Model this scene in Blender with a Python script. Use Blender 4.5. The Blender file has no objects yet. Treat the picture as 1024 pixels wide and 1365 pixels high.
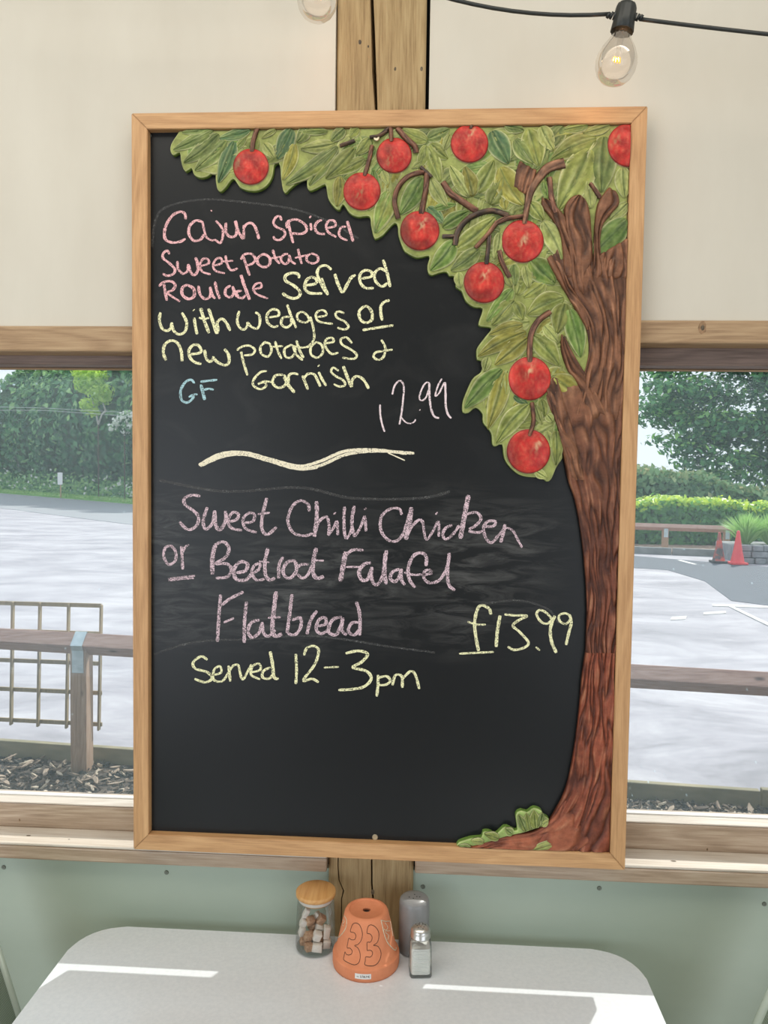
import bpy, bmesh, math, random
from mathutils import Vector, Matrix, noise
from mathutils.geometry import tessellate_polygon
import numpy as np

C = bpy.context.scene
COL = C.collection
rnd = random.Random(7)
PI = math.pi

# ------------------------------------------------------------------ camera
CAM = Vector((0, -1.3, 1.57)); YAW, PITCH, ROLL = math.radians(3.28), math.radians(-2.85), math.radians(.77)
FPX = 1025.0
RCAM = Matrix.Rotation(YAW, 3, 'Z') @ Matrix.Rotation(PITCH, 3, 'X') @ Matrix(((1, 0, 0), (0, 0, -1), (0, 1, 0))) @ Matrix.Rotation(ROLL, 3, 'Z')
cd = bpy.data.cameras.new('camera'); cam = bpy.data.objects.new('camera', cd); COL.objects.link(cam)
cam.matrix_world = Matrix.Translation(CAM) @ RCAM.to_4x4()
cd.sensor_fit = 'VERTICAL'; cd.sensor_height = 36.0; cd.lens = 36.0 * FPX / 1365.0
cd.clip_start = .02; cd.clip_end = 500
C.camera = cam
# ------------------------------------------------------------------ world, sun, room light, exposure
C.view_settings.view_transform = 'Standard'; C.view_settings.look = 'None'
C.view_settings.exposure = 0.0; C.view_settings.gamma = 1.0; C.view_settings.use_curve_mapping = False
wd = bpy.data.worlds.new('sky'); C.world = wd; wd.use_nodes = True
bg = wd.node_tree.nodes['Background']; bg.inputs[0].default_value = (.86, .93, 1.0, 1); bg.inputs[1].default_value = 1.15
def lamp(name, kind, loc, energy, color=(1, 1, 1), direction=None, **k):
    d = bpy.data.lights.new(name, kind); d.energy = energy; d.color = color
    for a, b in k.items(): setattr(d, a, b)
    o = bpy.data.objects.new(name, d); o.location = loc; COL.objects.link(o)
    if direction: o.rotation_euler = Vector(direction).to_track_quat('-Z', 'Y').to_euler()
    return o
lamp('sun', 'SUN', (5, 8, 12), 4.6, (1.0, .96, .88), (-.07, -.13, -.155), angle=math.radians(.8))
lamp('ceiling_fill', 'AREA', (-.5, -1.05, 2.86), 31, (1.0, .935, .82), (0, .05, -1), shape='RECTANGLE', size=3.4, size_y=1.0)  # unseen fill lamp added overhead to brighten the interior
lamp('rear_window_light_left', 'AREA', (-2.6, -3.7, 1.2), 64, (.80, .89, 1.0), (0, 1, 0), shape='RECTANGLE', size=3.0, size_y=2.2)
lamp('rear_window_light_right', 'AREA', (2.5, -3.7, 1.2), 48, (.80, .89, 1.0), (0, 1, 0), shape='RECTANGLE', size=3.0, size_y=2.2)

# ------------------------------------------------------------------ pixel helpers (1024 x 1365)
def ray(px, py): return RCAM @ Vector(((px - 512) / FPX, (682.5 - py) / FPX, -1))
def W(px, py, Y=0.0):
    d = ray(px, py); return CAM + d * ((Y - CAM.y) / d.y)
def G(px, py, z=-.3):
    d = ray(px, py); return CAM + d * ((z - CAM.z) / d.z)
CROPS = {'A': (205, 270, 280 / 1024), 'B': (205, 400, 160 / 1024), 'C': (335, 340, 200 / 1024), 'D': (490, 490, 130 / 1024),
         'E': (210, 640, 250 / 1024), 'F': (450, 640, 260 / 1024), 'Gc': (240, 780, 340 / 1024), 'H': (600, 790, 180 / 1024),
         'S': (200, 590, 580 / 1024), 'P': (0, 0, 1), 'K': (590, 640, 270 / 695), 'M': (600, 1060, 260 / 1024),
         'U': (420, 650, 100 / 1024), 'V': (310, 720, 140 / 1024), '1': (220, 160, 160 / 1024), '2': (360, 160, 160 / 1024), '3': (500, 160, 180 / 1024), '4': (660, 160, 200 / 1024),
         '5': (540, 300, 160 / 1024), '6': (660, 340, 200 / 1024), '7': (600, 440, 180 / 1024), 'Q': (435, 1185, 105 / 1024)}
def T(c, pts):
    ox, oy, s = CROPS[c]; return [(ox + x * s, oy + y * s) for x, y in pts]

# ------------------------------------------------------------------ mesh helpers
def mesh_obj(name, verts, faces, mat, parent=None, smooth=False, origin=None, cols=None):
    me = bpy.data.meshes.new(name)
    o = bpy.data.objects.new(name, me); COL.objects.link(o)
    if parent is not None:
        p = Vector(parent.get('org', (0, 0, 0))); o.parent = parent; o['org'] = tuple(p)
    else:
        if origin is None:
            xs = [v[0] for v in verts]; ys = [v[1] for v in verts]; zs = [v[2] for v in verts]
            origin = ((min(xs) + max(xs)) / 2, (min(ys) + max(ys)) / 2, min(zs))
        p = Vector(origin); o.location = p; o['org'] = tuple(p)
    me.from_pydata([(v[0] - p.x, v[1] - p.y, v[2] - p.z) for v in verts], [], faces)
    if mat: me.materials.append(mat)
    if smooth: me.polygons.foreach_set('use_smooth', [True] * len(me.polygons))
    if cols is not None:
        ca = me.color_attributes.new('Col', 'FLOAT_COLOR', 'POINT')
        ca.data.foreach_set('color', [c for q in cols for c in (*q, 1.0)])
    me.update(); return o
def root(name, loc, label, cat, group=None):
    o = bpy.data.objects.new(name, None); COL.objects.link(o); o.location = loc; o['org'] = tuple(loc)
    o.empty_display_size = .05
    return tag(o, label, cat, group)
def tag(o, label=None, cat=None, group=None, kind=None):
    if label: o['label'] = label
    if cat: o['category'] = cat
    if group: o['group'] = group
    if kind: o['kind'] = kind
    return o
def S(o): o['kind'] = 'structure'; return o
def from_bm(name, bm, mat, parent=None, smooth=False, origin=None):
    bmesh.ops.recalc_face_normals(bm, faces=bm.faces)
    vs = [v.co.copy() for v in bm.verts]; bm.verts.index_update()
    fs = [[v.index for v in f.verts] for f in bm.faces]; bm.free()
    return mesh_obj(name, vs, fs, mat, parent, smooth, origin)
def bm_box(bm, lo, hi, bev=.0, seg=2, rot=None, pivot=None):
    r = bmesh.ops.create_cube(bm, size=1); vs = r['verts']
    c = [(a + b) / 2 for a, b in zip(lo, hi)]; s = [abs(b - a) for a, b in zip(lo, hi)]
    for v in vs: v.co = Vector((v.co.x * s[0] + c[0], v.co.y * s[1] + c[1], v.co.z * s[2] + c[2]))
    if bev > 0:
        es = list({e for v in vs for e in v.link_edges})
        r = bmesh.ops.bevel(bm, geom=es, offset=bev, segments=seg, affect='EDGES', profile=.5)
        vs = list({v for f in r['faces'] for v in f.verts})
    return vs
def box(name, lo, hi, mat, parent=None, bev=.002, rot=None, origin=None):
    bm = bmesh.new(); bm_box(bm, lo, hi, bev)
    if rot:
        c = Vector([(a + b) / 2 for a, b in zip(lo, hi)])
        bmesh.ops.rotate(bm, cent=c, matrix=rot, verts=bm.verts)
    return from_bm(name, bm, mat, parent, origin=origin)
def beam(name, a, b, w, h, mat, parent=None, bev=.003, roll=0.0):
    a = Vector(a); b = Vector(b); L = (b - a).length
    bm = bmesh.new(); bm_box(bm, (-L / 2, -w / 2, -h / 2), (L / 2, w / 2, h / 2), bev)
    x = (b - a).normalized(); z = Vector((0, 0, 1)) if abs(x.z) < .95 else Vector((0, -1, 0))
    y = z.cross(x).normalized(); z = x.cross(y)
    M = Matrix((x, y, z)).transposed().to_4x4() @ Matrix.Rotation(roll, 4, 'X')
    M.translation = (a + b) / 2
    bm.transform(M); return from_bm(name, bm, mat, parent)
def lathe(name, prof, cen, mat, parent=None, n=40, smooth=True, cap=False):
    vs = []; fs = []; m = len(prof)
    for i in range(n):
        a = 2 * PI * i / n
        for r, z in prof: vs.append((cen[0] + r * math.cos(a), cen[1] + r * math.sin(a), cen[2] + z))
    for i in range(n):
        for j in range(m - 1):
            a, b = i * m + j, ((i + 1) % n) * m + j
            fs.append((a, b, b + 1, a + 1))
    if cap:
        fs.append([i * m for i in range(n)][::-1]); fs.append([i * m + m - 1 for i in range(n)])
    return mesh_obj(name, vs, fs, mat, parent, smooth)
def tube_data(pts, r, n=8, rs=None):
    vs = []; fs = []; P = [Vector(p) for p in pts]; up = Vector((.13, .21, .97))
    for i, p in enumerate(P):
        t = (P[min(i + 1, len(P) - 1)] - P[max(i - 1, 0)]).normalized()
        u = t.cross(up); u = u.normalized() if u.length > 1e-4 else Vector((1, 0, 0)); v = t.cross(u)
        rr = rs[i] if rs else r
        for k in range(n):
            a = 2 * PI * k / n; vs.append(p + (u * math.cos(a) + v * math.sin(a)) * rr)
    for i in range(len(P) - 1):
        for k in range(n):
            a = i * n + k; b = i * n + (k + 1) % n
            fs.append((a, b, b + n, a + n))
    fs.append(list(range(n))[::-1]); fs.append([(len(P) - 1) * n + k for k in range(n)])
    return vs, fs
def tube(name, pts, r, mat, parent=None, n=8, rs=None):
    vs, fs = tube_data(pts, r, n, rs); return mesh_obj(name, vs, fs, mat, parent, True)
def smooth_line(pts, step=2.0, closed=False):
    out = []; n = len(pts)
    if n < 3 and not closed: 
        (x0, y0), (x1, y1) = pts[0], pts[-1]; k = max(2, int(math.hypot(x1 - x0, y1 - y0) / step))
        return [(x0 + (x1 - x0) * i / k, y0 + (y1 - y0) * i / k) for i in range(k + 1)]
    for i in range(n if closed else n - 1):
        if closed: p0, p1, p2, p3 = pts[i - 1], pts[i], pts[(i + 1) % n], pts[(i + 2) % n]
        else: p0, p1, p2, p3 = pts[max(i - 1, 0)], pts[i], pts[i + 1], pts[min(i + 2, n - 1)]
        k = max(2, int(math.hypot(p2[0] - p1[0], p2[1] - p1[1]) / step))
        for j in range(k):
            t = j / k
            out.append(tuple(.5 * (2 * b + (c - a) * t + (2 * a - 5 * b + 4 * c - d) * t * t + (3 * b - a - 3 * c + d) * t ** 3)
                             for a, b, c, d in zip(p0, p1, p2, p3)))
    if not closed: out.append(tuple(pts[-1]))
    return out
def resample(pts, n):
    d = [0.0]
    for a, b in zip(pts, pts[1:]): d.append(d[-1] + math.dist(a, b))
    out = []; j = 0
    for i in range(n):
        t = d[-1] * i / (n - 1)
        while j < len(d) - 2 and d[j + 1] < t: j += 1
        f = (t - d[j]) / max(d[j + 1] - d[j], 1e-9); f = min(max(f, 0), 1)
        out.append(tuple(a + (b - a) * f for a, b in zip(pts[j], pts[j + 1])))
    return out

# ------------------------------------------------------------------ materials
def newmat(name):
    m = bpy.data.materials.new(name); m.use_nodes = True; nt = m.node_tree
    return m, nt, nt.nodes['Principled BSDF'], nt.nodes['Material Output']
def nd(nt, t, **k):
    n = nt.nodes.new(t)
    for a, b in k.items(): setattr(n, a, b)
    return n
def coords(nt, scale=(1, 1, 1), rot=(0, 0, 0), src='Object'):
    tc = nd(nt, 'ShaderNodeTexCoord'); mp = nd(nt, 'ShaderNodeMapping')
    mp.inputs['Scale'].default_value = scale; mp.inputs['Rotation'].default_value = rot
    nt.links.new(tc.outputs[src], mp.inputs[0]); return mp.outputs[0]
def ramp(nt, fac, stops):
    r = nd(nt, 'ShaderNodeValToRGB'); e = r.color_ramp.elements
    while len(e) < len(stops): e.new(.5)
    for q, (p, c) in zip(e, stops): q.position = p; q.color = (*c, 1)
    nt.links.new(fac, r.inputs[0]); return r.outputs[0]
def ntex(nt, vec, scale=5, detail=4, rough=.5, dist=0):
    n = nd(nt, 'ShaderNodeTexNoise'); n.inputs['Scale'].default_value = scale; n.inputs['Detail'].default_value = detail
    n.inputs['Roughness'].default_value = rough; n.inputs['Distortion'].default_value = dist
    if vec: nt.links.new(vec, n.inputs['Vector'])
    return n.outputs['Fac']
def bump(nt, bs, h, strength=.3, dist=.01):
    b = nd(nt, 'ShaderNodeBump'); b.inputs['Strength'].default_value = strength; b.inputs['Distance'].default_value = dist
    nt.links.new(h, b.inputs['Height']); nt.links.new(b.outputs[0], bs.inputs['Normal'])
def mat_noise(name, stops, scale=8, rough=.6, stretch=(1, 1, 1), detail=5, bmp=.1, bd=.003, metal=0, nr=.6, dist=0, spec=.5):
    m, nt, bs, out = newmat(name); v = coords(nt, stretch)
    f = ntex(nt, v, scale, detail, nr, dist)
    nt.links.new(ramp(nt, f, stops), bs.inputs['Base Color']); bs.inputs['Roughness'].default_value = rough
    bs.inputs['Metallic'].default_value = metal; bs.inputs['Specular IOR Level'].default_value = spec
    if bmp: bump(nt, bs, f, bmp, bd)
    return m
def mat_plain(name, col, rough=.5, metal=0, spec=.5):
    m, nt, bs, out = newmat(name); bs.inputs['Base Color'].default_value = (*col, 1)
    bs.inputs['Roughness'].default_value = rough; bs.inputs['Metallic'].default_value = metal; bs.inputs['Specular IOR Level'].default_value = spec
    return m
def mat_wood(name, dark, mid, light, axis='X', fine=160, rough=.6, bmp=.25, knots=True):
    m, nt, bs, out = newmat(name)
    ai = 'XYZ'.index(axis)
    s1 = [1.0] * 3; s1[ai] = .035
    s2 = [1.0] * 3; s2[ai] = .12
    v1 = coords(nt, s1); v2 = coords(nt, s2)
    grain = ntex(nt, v1, fine * 2.2, 5, .7)
    broad = ntex(nt, v2, 14, 3, .5, .6)
    wv = nd(nt, 'ShaderNodeMath', operation='SINE'); ml = nd(nt, 'ShaderNodeMath', operation='MULTIPLY'); ml.inputs[1].default_value = 46
    nt.links.new(broad, ml.inputs[0]); nt.links.new(ml.outputs[0], wv.inputs[0])
    ab = nd(nt, 'ShaderNodeMath', operation='MULTIPLY_ADD'); ab.inputs[1].default_value = .09; ab.inputs[2].default_value = 0
    nt.links.new(wv.outputs[0], ab.inputs[0])
    ad = nd(nt, 'ShaderNodeMath', operation='ADD'); nt.links.new(ab.outputs[0], ad.inputs[0]); nt.links.new(grain, ad.inputs[1])
    col = ramp(nt, ad.outputs[0], [(.2, dark), (.48, mid), (.78, light)])
    if knots:
        vo = nd(nt, 'ShaderNodeTexVoronoi'); vo.inputs['Scale'].default_value = 5.2
        s3 = [1.0] * 3; s3[ai] = .42
        nt.links.new(coords(nt, s3), vo.inputs['Vector'])
        kn = ramp(nt, vo.outputs['Distance'], [(.03, (1, 1, 1)), (.085, (0, 0, 0))])
        mx = nd(nt, 'ShaderNodeMix', data_type='RGBA'); nt.links.new(kn, mx.inputs[0]); nt.links.new(col, mx.inputs[6])
        mx.inputs[7].default_value = (*[c * .45 for c in dark], 1); col = mx.outputs[2]
    nt.links.new(col, bs.inputs['Base Color']); bs.inputs['Roughness'].default_value = rough
    bump(nt, bs, grain, bmp, .002); return m
def mat_painted(name, rough=.33, nscale=260, lo=.6, hi=1.3, bmp=.6):
    m, nt, bs, out = newmat(name)
    a = nd(nt, 'ShaderNodeVertexColor', layer_name='Col')
    f = ntex(nt, coords(nt), nscale, 3, .6); g = ntex(nt, coords(nt), nscale * .22, 3, .6)
    rr = ramp(nt, g, [(.25, (lo,) * 3), (.75, (hi,) * 3)])
    mx = nd(nt, 'ShaderNodeMix', data_type='RGBA', blend_type='MULTIPLY'); mx.inputs[0].default_value = 1
    nt.links.new(a.outputs[0], mx.inputs[6]); nt.links.new(rr, mx.inputs[7])
    nt.links.new(mx.outputs[2], bs.inputs['Base Color']); bs.inputs['Roughness'].default_value = rough; bs.inputs['Specular IOR Level'].default_value = .3
    bump(nt, bs, f, bmp, .0012); return m
def mat_thin_glass(name, tint=(.97, .985, .98), dust=.0, gloss=1.0, rough=.02, speck=False):
    m, nt, bs, out = newmat(name); nt.nodes.remove(bs)
    tr = nd(nt, 'ShaderNodeBsdfTransparent'); tr.inputs[0].default_value = (*tint, 1)
    gl = nd(nt, 'ShaderNodeBsdfGlossy'); gl.inputs['Roughness'].default_value = rough
    lw = nd(nt, 'ShaderNodeFresnel'); lw.inputs[0].default_value = 1.45
    mu = nd(nt, 'ShaderNodeMath', operation='MULTIPLY'); mu.inputs[1].default_value = gloss
    nt.links.new(lw.outputs[0], mu.inputs[0])
    m1 = nd(nt, 'ShaderNodeMixShader'); nt.links.new(mu.outputs[0], m1.inputs[0])
    nt.links.new(tr.outputs[0], m1.inputs[1]); nt.links.new(gl.outputs[0], m1.inputs[2])
    last = m1.outputs[0]
    if dust > 0:
        df = nd(nt, 'ShaderNodeBsdfTranslucent'); df.inputs[0].default_value = (.70, .90, .97, 1)
        m2 = nd(nt, 'ShaderNodeMixShader'); 
        if speck:
            vo = nd(nt, 'ShaderNodeTexVoronoi'); vo.inputs['Scale'].default_value = 75; nt.links.new(coords(nt, (1, .01, .6)), vo.inputs['Vector'])
            d = ramp(nt, vo.outputs['Distance'], [(.06, (1, 1, 1)), (.12, (0, 0, 0))])
            pn = ramp(nt, ntex(nt, coords(nt), 7, 3), [(.52, (0, 0, 0)), (.72, (.5, .5, .5))])
            mm = nd(nt, 'ShaderNodeMath', operation='MULTIPLY'); nt.links.new(d, mm.inputs[0]); nt.links.new(pn, mm.inputs[1])
            br = ramp(nt, ntex(nt, coords(nt), 2.2, 4), [(.3, (dust * .6,) * 3), (.7, (dust * 1.4,) * 3)])
            aa = nd(nt, 'ShaderNodeMath', operation='ADD'); nt.links.new(mm.outputs[0], aa.inputs[0]); nt.links.new(br, aa.inputs[1])
            nt.links.new(aa.outputs[0], m2.inputs[0])
        else: m2.inputs[0].default_value = dust
        nt.links.new(last, m2.inputs[1]); nt.links.new(df.outputs[0], m2.inputs[2]); last = m2.outputs[0]
    nt.links.new(last, out.inputs[0]); return m

M = {}
M['oak_h'] = mat_wood('oak horizontal', (.40, .21, .09), (.55, .31, .14), (.68, .41, .20), 'X', 200, .5, .2, False)
M['oak_v'] = mat_wood('oak vertical', (.40, .21, .09), (.55, .31, .14), (.68, .41, .20), 'Z', 200, .5, .2, False)
M['post'] = mat_wood('rough post timber', (.25, .16, .075), (.42, .295, .145), (.52, .39, .21), 'Z', 190, .8, .5)
M['beam'] = mat_wood('tan timber', (.25, .155, .085), (.40, .265, .15), (.52, .37, .22), 'X', 130, .65, .35)
M['brown'] = mat_wood('brown timber', (.11, .075, .06), (.20, .14, .115), (.31, .22, .18), 'X', 130, .55, .3, False)
M['ledge'] = mat_wood('varnished ledge', (.28, .20, .135), (.43, .32, .23), (.56, .45, .34), 'X', 130, .22, .12)
M['lit_pale'] = mat_wood('sunlit-pale sill timber', (.50, .42, .34), (.66, .59, .51), (.76, .71, .64), 'X', 130, .3, .12)  # paler timber colour stands in for sun on the upward faces
M['rail'] = mat_wood('weathered rail', (.24, .135, .11), (.40, .25, .20), (.52, .36, .30), 'X', 40, .75, .4)
M['fpost'] = mat_wood('weathered fence post', (.24, .15, .10), (.38, .25, .17), (.50, .36, .26), 'Z', 40, .75, .4)
M['sleeper'] = mat_noise('edging timber', [(.3, (.17, .16, .10)), (.7, (.36, .31, .20))], 9, .85, (.3, 1, 1))
M['lattice'] = mat_wood('trellis timber', (.20, .15, .09), (.32, .25, .15), (.42, .34, .22), 'Z', 60, .8, .2, False)
M['cream'] = mat_noise('cream painted ply', [(.3, (.61, .572, .487)), (.7, (.665, .63, .545))], 6, .6, (1, 1, .35), 6, .12, .003)
M['green'] = mat_noise('sage painted ply', [(.3, (.40, .475, .395)), (.7, (.455, .53, .445))], 5, .45, (.4, 1, 1), 6, .12, .003)
M['dark'] = mat_plain('dark gap', (.015, .015, .015), .9)
M['floor'] = mat_noise('floor boards', [(.3, (.20, .15, .11)), (.7, (.32, .25, .19))], 12, .6, (.1, 1, 1))
M['ceil'] = mat_plain('ceiling', (.75, .72, .65), .8)
M['metal'] = mat_noise('brushed metal', [(.3, (.55, .54, .52)), (.7, (.75, .74, .72))], 60, .3, metal=.9, bmp=.05)
M['galv'] = mat_noise('galvanised strap', [(.3, (.42, .52, .56)), (.7, (.62, .72, .76))], 30, .45, metal=.35)
M['screw'] = mat_plain('brass screw', (.62, .55, .40), .35, .7)
M['screwdark'] = mat_plain('dull screw', (.22, .24, .20), .5, .5)
M['black'] = mat_plain('black rubber', (.022, .026, .025), .45)
M['relief'] = mat_painted('painted relief')
M['bark'] = mat_painted('painted bark', .34, 300, .65, 1.35, .8)

# =================================================================== SETTING
FL = -.0
wf = root('wall_front', (0, .06, 0), None, None); S(wf)
def wp(name, lo, hi, mat, bev=.002): return box(name, lo, hi, mat, wf, bev)
wp('upper_panel', (-4.2, .045, 1.823), (-.1705, .060, 2.9), M['cream'], .001)
wp('upper_panel', (-.010, .045, 1.835), (4.2, .060, 2.9), M['cream'], .001)
wp('backing', (-4.2, .075, 1.80), (-.172, .10, 2.9), M['dark'], 0)
wp('backing', (-.014, .075, 1.81), (4.2, .10, 2.9), M['dark'], 0)
wp('lower_panel', (-4.2, .060, 0), (-.166, .074, .851), M['green'], .001)
wp('lower_panel', (-.0165, .060, 0), (4.2, .074, .854), M['green'], .001)
wp('backing', (-4.2, .08, 0), (-.172, .20, .856), M['dark'], 0)
wp('backing', (-.014, .08, 0), (4.2, .20, .858), M['dark'], 0)
# head beams, deep brown window heads
wp('head_beam', (-4.2, .034, 1.778), (-.1705, .085, 1.8225), M['beam'], .003)
wp('head_beam', (-.013, .034, 1.796), (4.2, .085, 1.8345), M['beam'], .003)
wp('head_lining', (-4.2, .086, 1.762), (-.1705, .16, 1.80), M['brown'], .003)
wp('head_lining', (-.013, .0855, 1.766), (4.2, .16, 1.81), M['brown'], .003)
# ledges and window sills; thin pale top planks have the sunlight in their colour
wp('ledge', (-4.2, .032, .857), (-.1705, .096, .8822), M['ledge'], .003)
wp('ledge_top_lit', (-4.2, .0325, .8824), (-.1705, .0955, .8875), M['lit_pale'], .002)
wp('ledge', (-.013, .032, .862), (4.2, .096, .8882), M['ledge'], .003)
wp('ledge_top_lit', (-.013, .0325, .8884), (4.2, .0955, .8935), M['lit_pale'], .002)
wp('sill_rail', (-4.2, .097, .858), (-.1705, .16, .9315), M['ledge'], .003)
wp('sill_top_lit', (-4.2, .0975, .9317), (-.1705, .1275, .9345), M['lit_pale'], .0012)
wp('sill_rail', (-.013, .097, .862), (4.2, .16, .9400), M['ledge'], .003)
wp('sill_top_lit', (-.013, .0975, .9402), (4.2, .1275, .943), M['lit_pale'], .0012)
# post with drying cracks cut through its face as real slots
pst = root('trim_1', (-.092, .12, 0), None, None); S(pst)
def cut_post():
    xs0, xs1, yf, yb = -.169, -.016, .050, .20
    # crack centre lines, (z, x, half width)
    cr = [[(0, -.147, .0006), (.80, -.145, .0010), (.815, -.1415, .0012), (.835, -.150, .0011), (.86, -.152, .001), (1.2, -.150, .0), ],
          [(0, -.085, .0012), (.79, -.0865, .0018), (.83, -.0905, .0016), (.90, -.0915, .0014), (1.8, -.095, .0014), (2.168, -.0985, .0012), (2.20, -.1005, .0026), (2.26, -.1045, .0040), (2.32, -.1070, .0036), (2.38, -.110, .003), (2.9, -.115, .002)]]
    zs = sorted({0, .2, .4, .6, .7, .9, 1.0, 1.4, 1.6, 2.0, 2.1, 2.15, 2.23, 2.29, 2.35, 2.5, 2.9, *[p[0] for c in cr for p in c]})
    def at(c, z):
        if z <= c[0][0]: return c[0][1:]
        for a, b in zip(c, c[1:]):
            if a[0] <= z <= b[0]:
                f = (z - a[0]) / (b[0] - a[0]); return (a[1] + (b[1] - a[1]) * f, a[2] + (b[2] - a[2]) * f)
        return c[-1][1:]
    vs = []; fs = []
    for z in zs:
        (a, ha), (b, hb) = at(cr[0], z), at(cr[1], z)
        row = [(xs0, yb), (xs0, yf + .003), (xs0 + .003, yf), (a - ha, yf), (a, yf + .03), (a + ha, yf), (b - hb, yf), (b, yf + .04), (b + hb, yf), (xs1 - .003, yf), (xs1, yf + .003), (xs1, yb)]
        vs += [(x, y, z) for x, y in row]
    n = 12
    for i in range(len(zs) - 1):
        for k in range(n): fs.append((i * n + k, i * n + (k + 1) % n, (i + 1) * n + (k + 1) % n, (i + 1) * n + k))
    return mesh_obj('post', vs, fs, M['post'], pst)
cut_post()
def knot(x, z, r, yf=.0498):
    vs = [(x, yf - .0006, z)]; fs = []
    for k in range(10):
        a = k * PI / 5; q = r * (1 + .3 * noise.noise((x * 90 + k, z * 70, 0))); vs.append((x + q * math.cos(a) * .8, yf, z + q * math.sin(a) * 1.3))
    fs = [(0, 1 + k, 1 + (k + 1) % 10) for k in range(10)]
    return vs, fs
M['knot'] = mat_noise('knot wood', [(.35, (.05, .04, .03)), (.65, (.2, .15, .09))], 160, .7)
for px, py, r in [(480, 56, .0035), (491, 62, .0018), (527, 92, .0025), (562, 92, .003), (497, 1189, .004)]:
    p = W(px, py, .05); vs, fs = knot(p.x, p.z, r); mesh_obj('knot', vs, fs, M['knot'], pst)
box('backing', (-.016, .08, 0), (-.009, .2, 2.9), M['dark'], pst, 0)
box('backing', (-.1755, .08, 0), (-.169, .2, 2.9), M['dark'], pst, 0)
# wall screws
def screw(parent, p, r, mat, nrm=-1):
    vs = []; fs = []
    prof = [(0, .0006), (.25 * r, .0006), (.3 * r, .0014), (.85 * r, .0016), (r, .0003), (r, -.001)]
    n = 14
    for i in range(n):
        a = 2 * PI * i / n
        for q, h in prof: vs.append((p[0] + q * math.cos(a), p[1] - h, p[2] + q * math.sin(a)))
    m = len(prof)
    for i in range(n):
        for j in range(m - 1):
            a, b = i * m + j, ((i + 1) % n) * m + j; fs.append((a, a + 1, b + 1, b))
    o = mesh_obj('screw', vs, fs, mat, parent, False)
    return o
for px, py in [(222, 1163), (5, 1156), (799, 1184), (564, 1182), (1019, 1205)]:
    screw(wf, W(px, py, .0598), .0042, M['screwdark'])
def nick(p, a, b, mat):
    vs = [(p.x, p.y, p.z + .0004)] + [(p.x + a * math.cos(k * PI / 5) * (1 + .2 * (k % 2)), p.y + b * math.sin(k * PI / 5), p.z + .0003) for k in range(10)]
    mesh_obj('knot', vs, [(0, 1 + k, 1 + (k + 1) % 10) for k in range(10)], mat, wf)
nick(G(38, 1114, .8875), .0040, .0022, M['knot']); nick(G(898, 1148, .8935), .0045, .0022, M['knot']); nick(G(92, 1119, .8875), .0016, .0012, M['knot'])
M['ring'] = mat_noise('pale knot ring', [(.35, (.17, .10, .05)), (.65, (.36, .22, .12))], 130, .7)
for px, py, r, y in [(937, 437, .0085, .0338), (943, 1132, .002, .0968), (26, 1093, .0022, .0968)]:
    p = W(px, py, y)
    vs, fs = knot(p.x, p.z, r, y); mesh_obj('knot', vs, fs, M['ring'], wf)
    vs, fs = knot(p.x, p.z, r * .45, y - .0004); mesh_obj('knot', vs, fs, M['knot'], wf)
# room shell
S(box('floor', (-4.2, -3.9, -.06), (4.2, .2, 0), M['floor'], None, 0))
S(box('ceiling', (-4.2, -3.9, 2.9), (4.2, .2, 2.96), M['ceil'], None, 0))
S(box('wall_left', (-4.28, -3.9, 0), (-4.2, .2, 2.9), M['cream'], None, 0))
S(box('wall_right', (4.2, -3.9, 0), (4.28, .2, 2.9), M['cream'], None, 0))
S(box('wall_back', (-4.2, -3.98, 0), (4.2, -3.9, 2.9), M['cream'], None, 0))
# windows
M['pane'] = mat_thin_glass('window glass', (.955, .97, .975), .032, .22, .015, True)
M['bead'] = mat_plain('pale bead', (.80, .79, .76), .5)
for k, (x0, x1, z0, z1) in enumerate([(-4.2, -.1705, .9318, 1.762), (-.013, 4.2, .9403, 1.766)]):
    w = root('window_%d' % (k + 1), ((x0 + x1) / 2, .17, z0), None, None); S(w)
    box('glass_pane', (x0 + .01, .142, z0 + .001), (x1 - .01, .146, z1 - .001), M['pane'], w, 0)
    box('bead', (x0, .129, z0 + .0003), (x1, .1415, z0 + .0045), M['bead'], w, .001)
    box('bead', (x0, .129, z1 - .003), (x1, .1415, z1 - .0003), M['beam'], w, .001)
    box('stile', (x0, .147, z0 + .001), (x0 + .02, .18, z1 - .001), M['brown'], w, .002)
    box('stile', (x1 - .02, .147, z0 + .001), (x1, .18, z1 - .001), M['brown'], w, .002)
# unseen overhang added outside to keep the high sun off the room
S(box('sun_block_eave', (-4.4, .2, 2.62), (4.4, .62, 2.68), M['brown'], None, .002))

# =================================================================== CHALKBOARD
bd = root('chalkboard', (-.0825, .015, .901), 'large oak-framed black chalkboard menu with a carved apple tree relief', 'chalkboard')
X0, X1, Z0, Z1 = -.510, .345, .901, 2.171
IX0, IX1, IZ0, IZ1 = -.4825, .3195, .9295, 2.1445
def rail4(pts, mat):
    vs = [(x, y, z) for y in (0.0, .030) for x, z in pts]
    bm = bmesh.new(); bv = [bm.verts.new(v) for v in vs]
    bm.faces.new(bv[:4]); bm.faces.new(bv[4:][::-1])
    for i in range(4): bm.faces.new((bv[i], bv[4 + i], bv[4 + (i + 1) % 4], bv[(i + 1) % 4]))
    bmesh.ops.bevel(bm, geom=list(bm.edges), offset=.0010, segments=2, affect='EDGES')
    return from_bm('frame_rail', bm, mat, bd)
g = .0002
rail4([(X0 + g, Z1), (X1 - g, Z1), (IX1 - g, IZ1), (IX0 + g, IZ1)], M['oak_h'])
rail4([(X0 + g, Z0), (X1 - g, Z0), (IX1 - g, IZ0), (IX0 + g, IZ0)], M['oak_h'])
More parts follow.
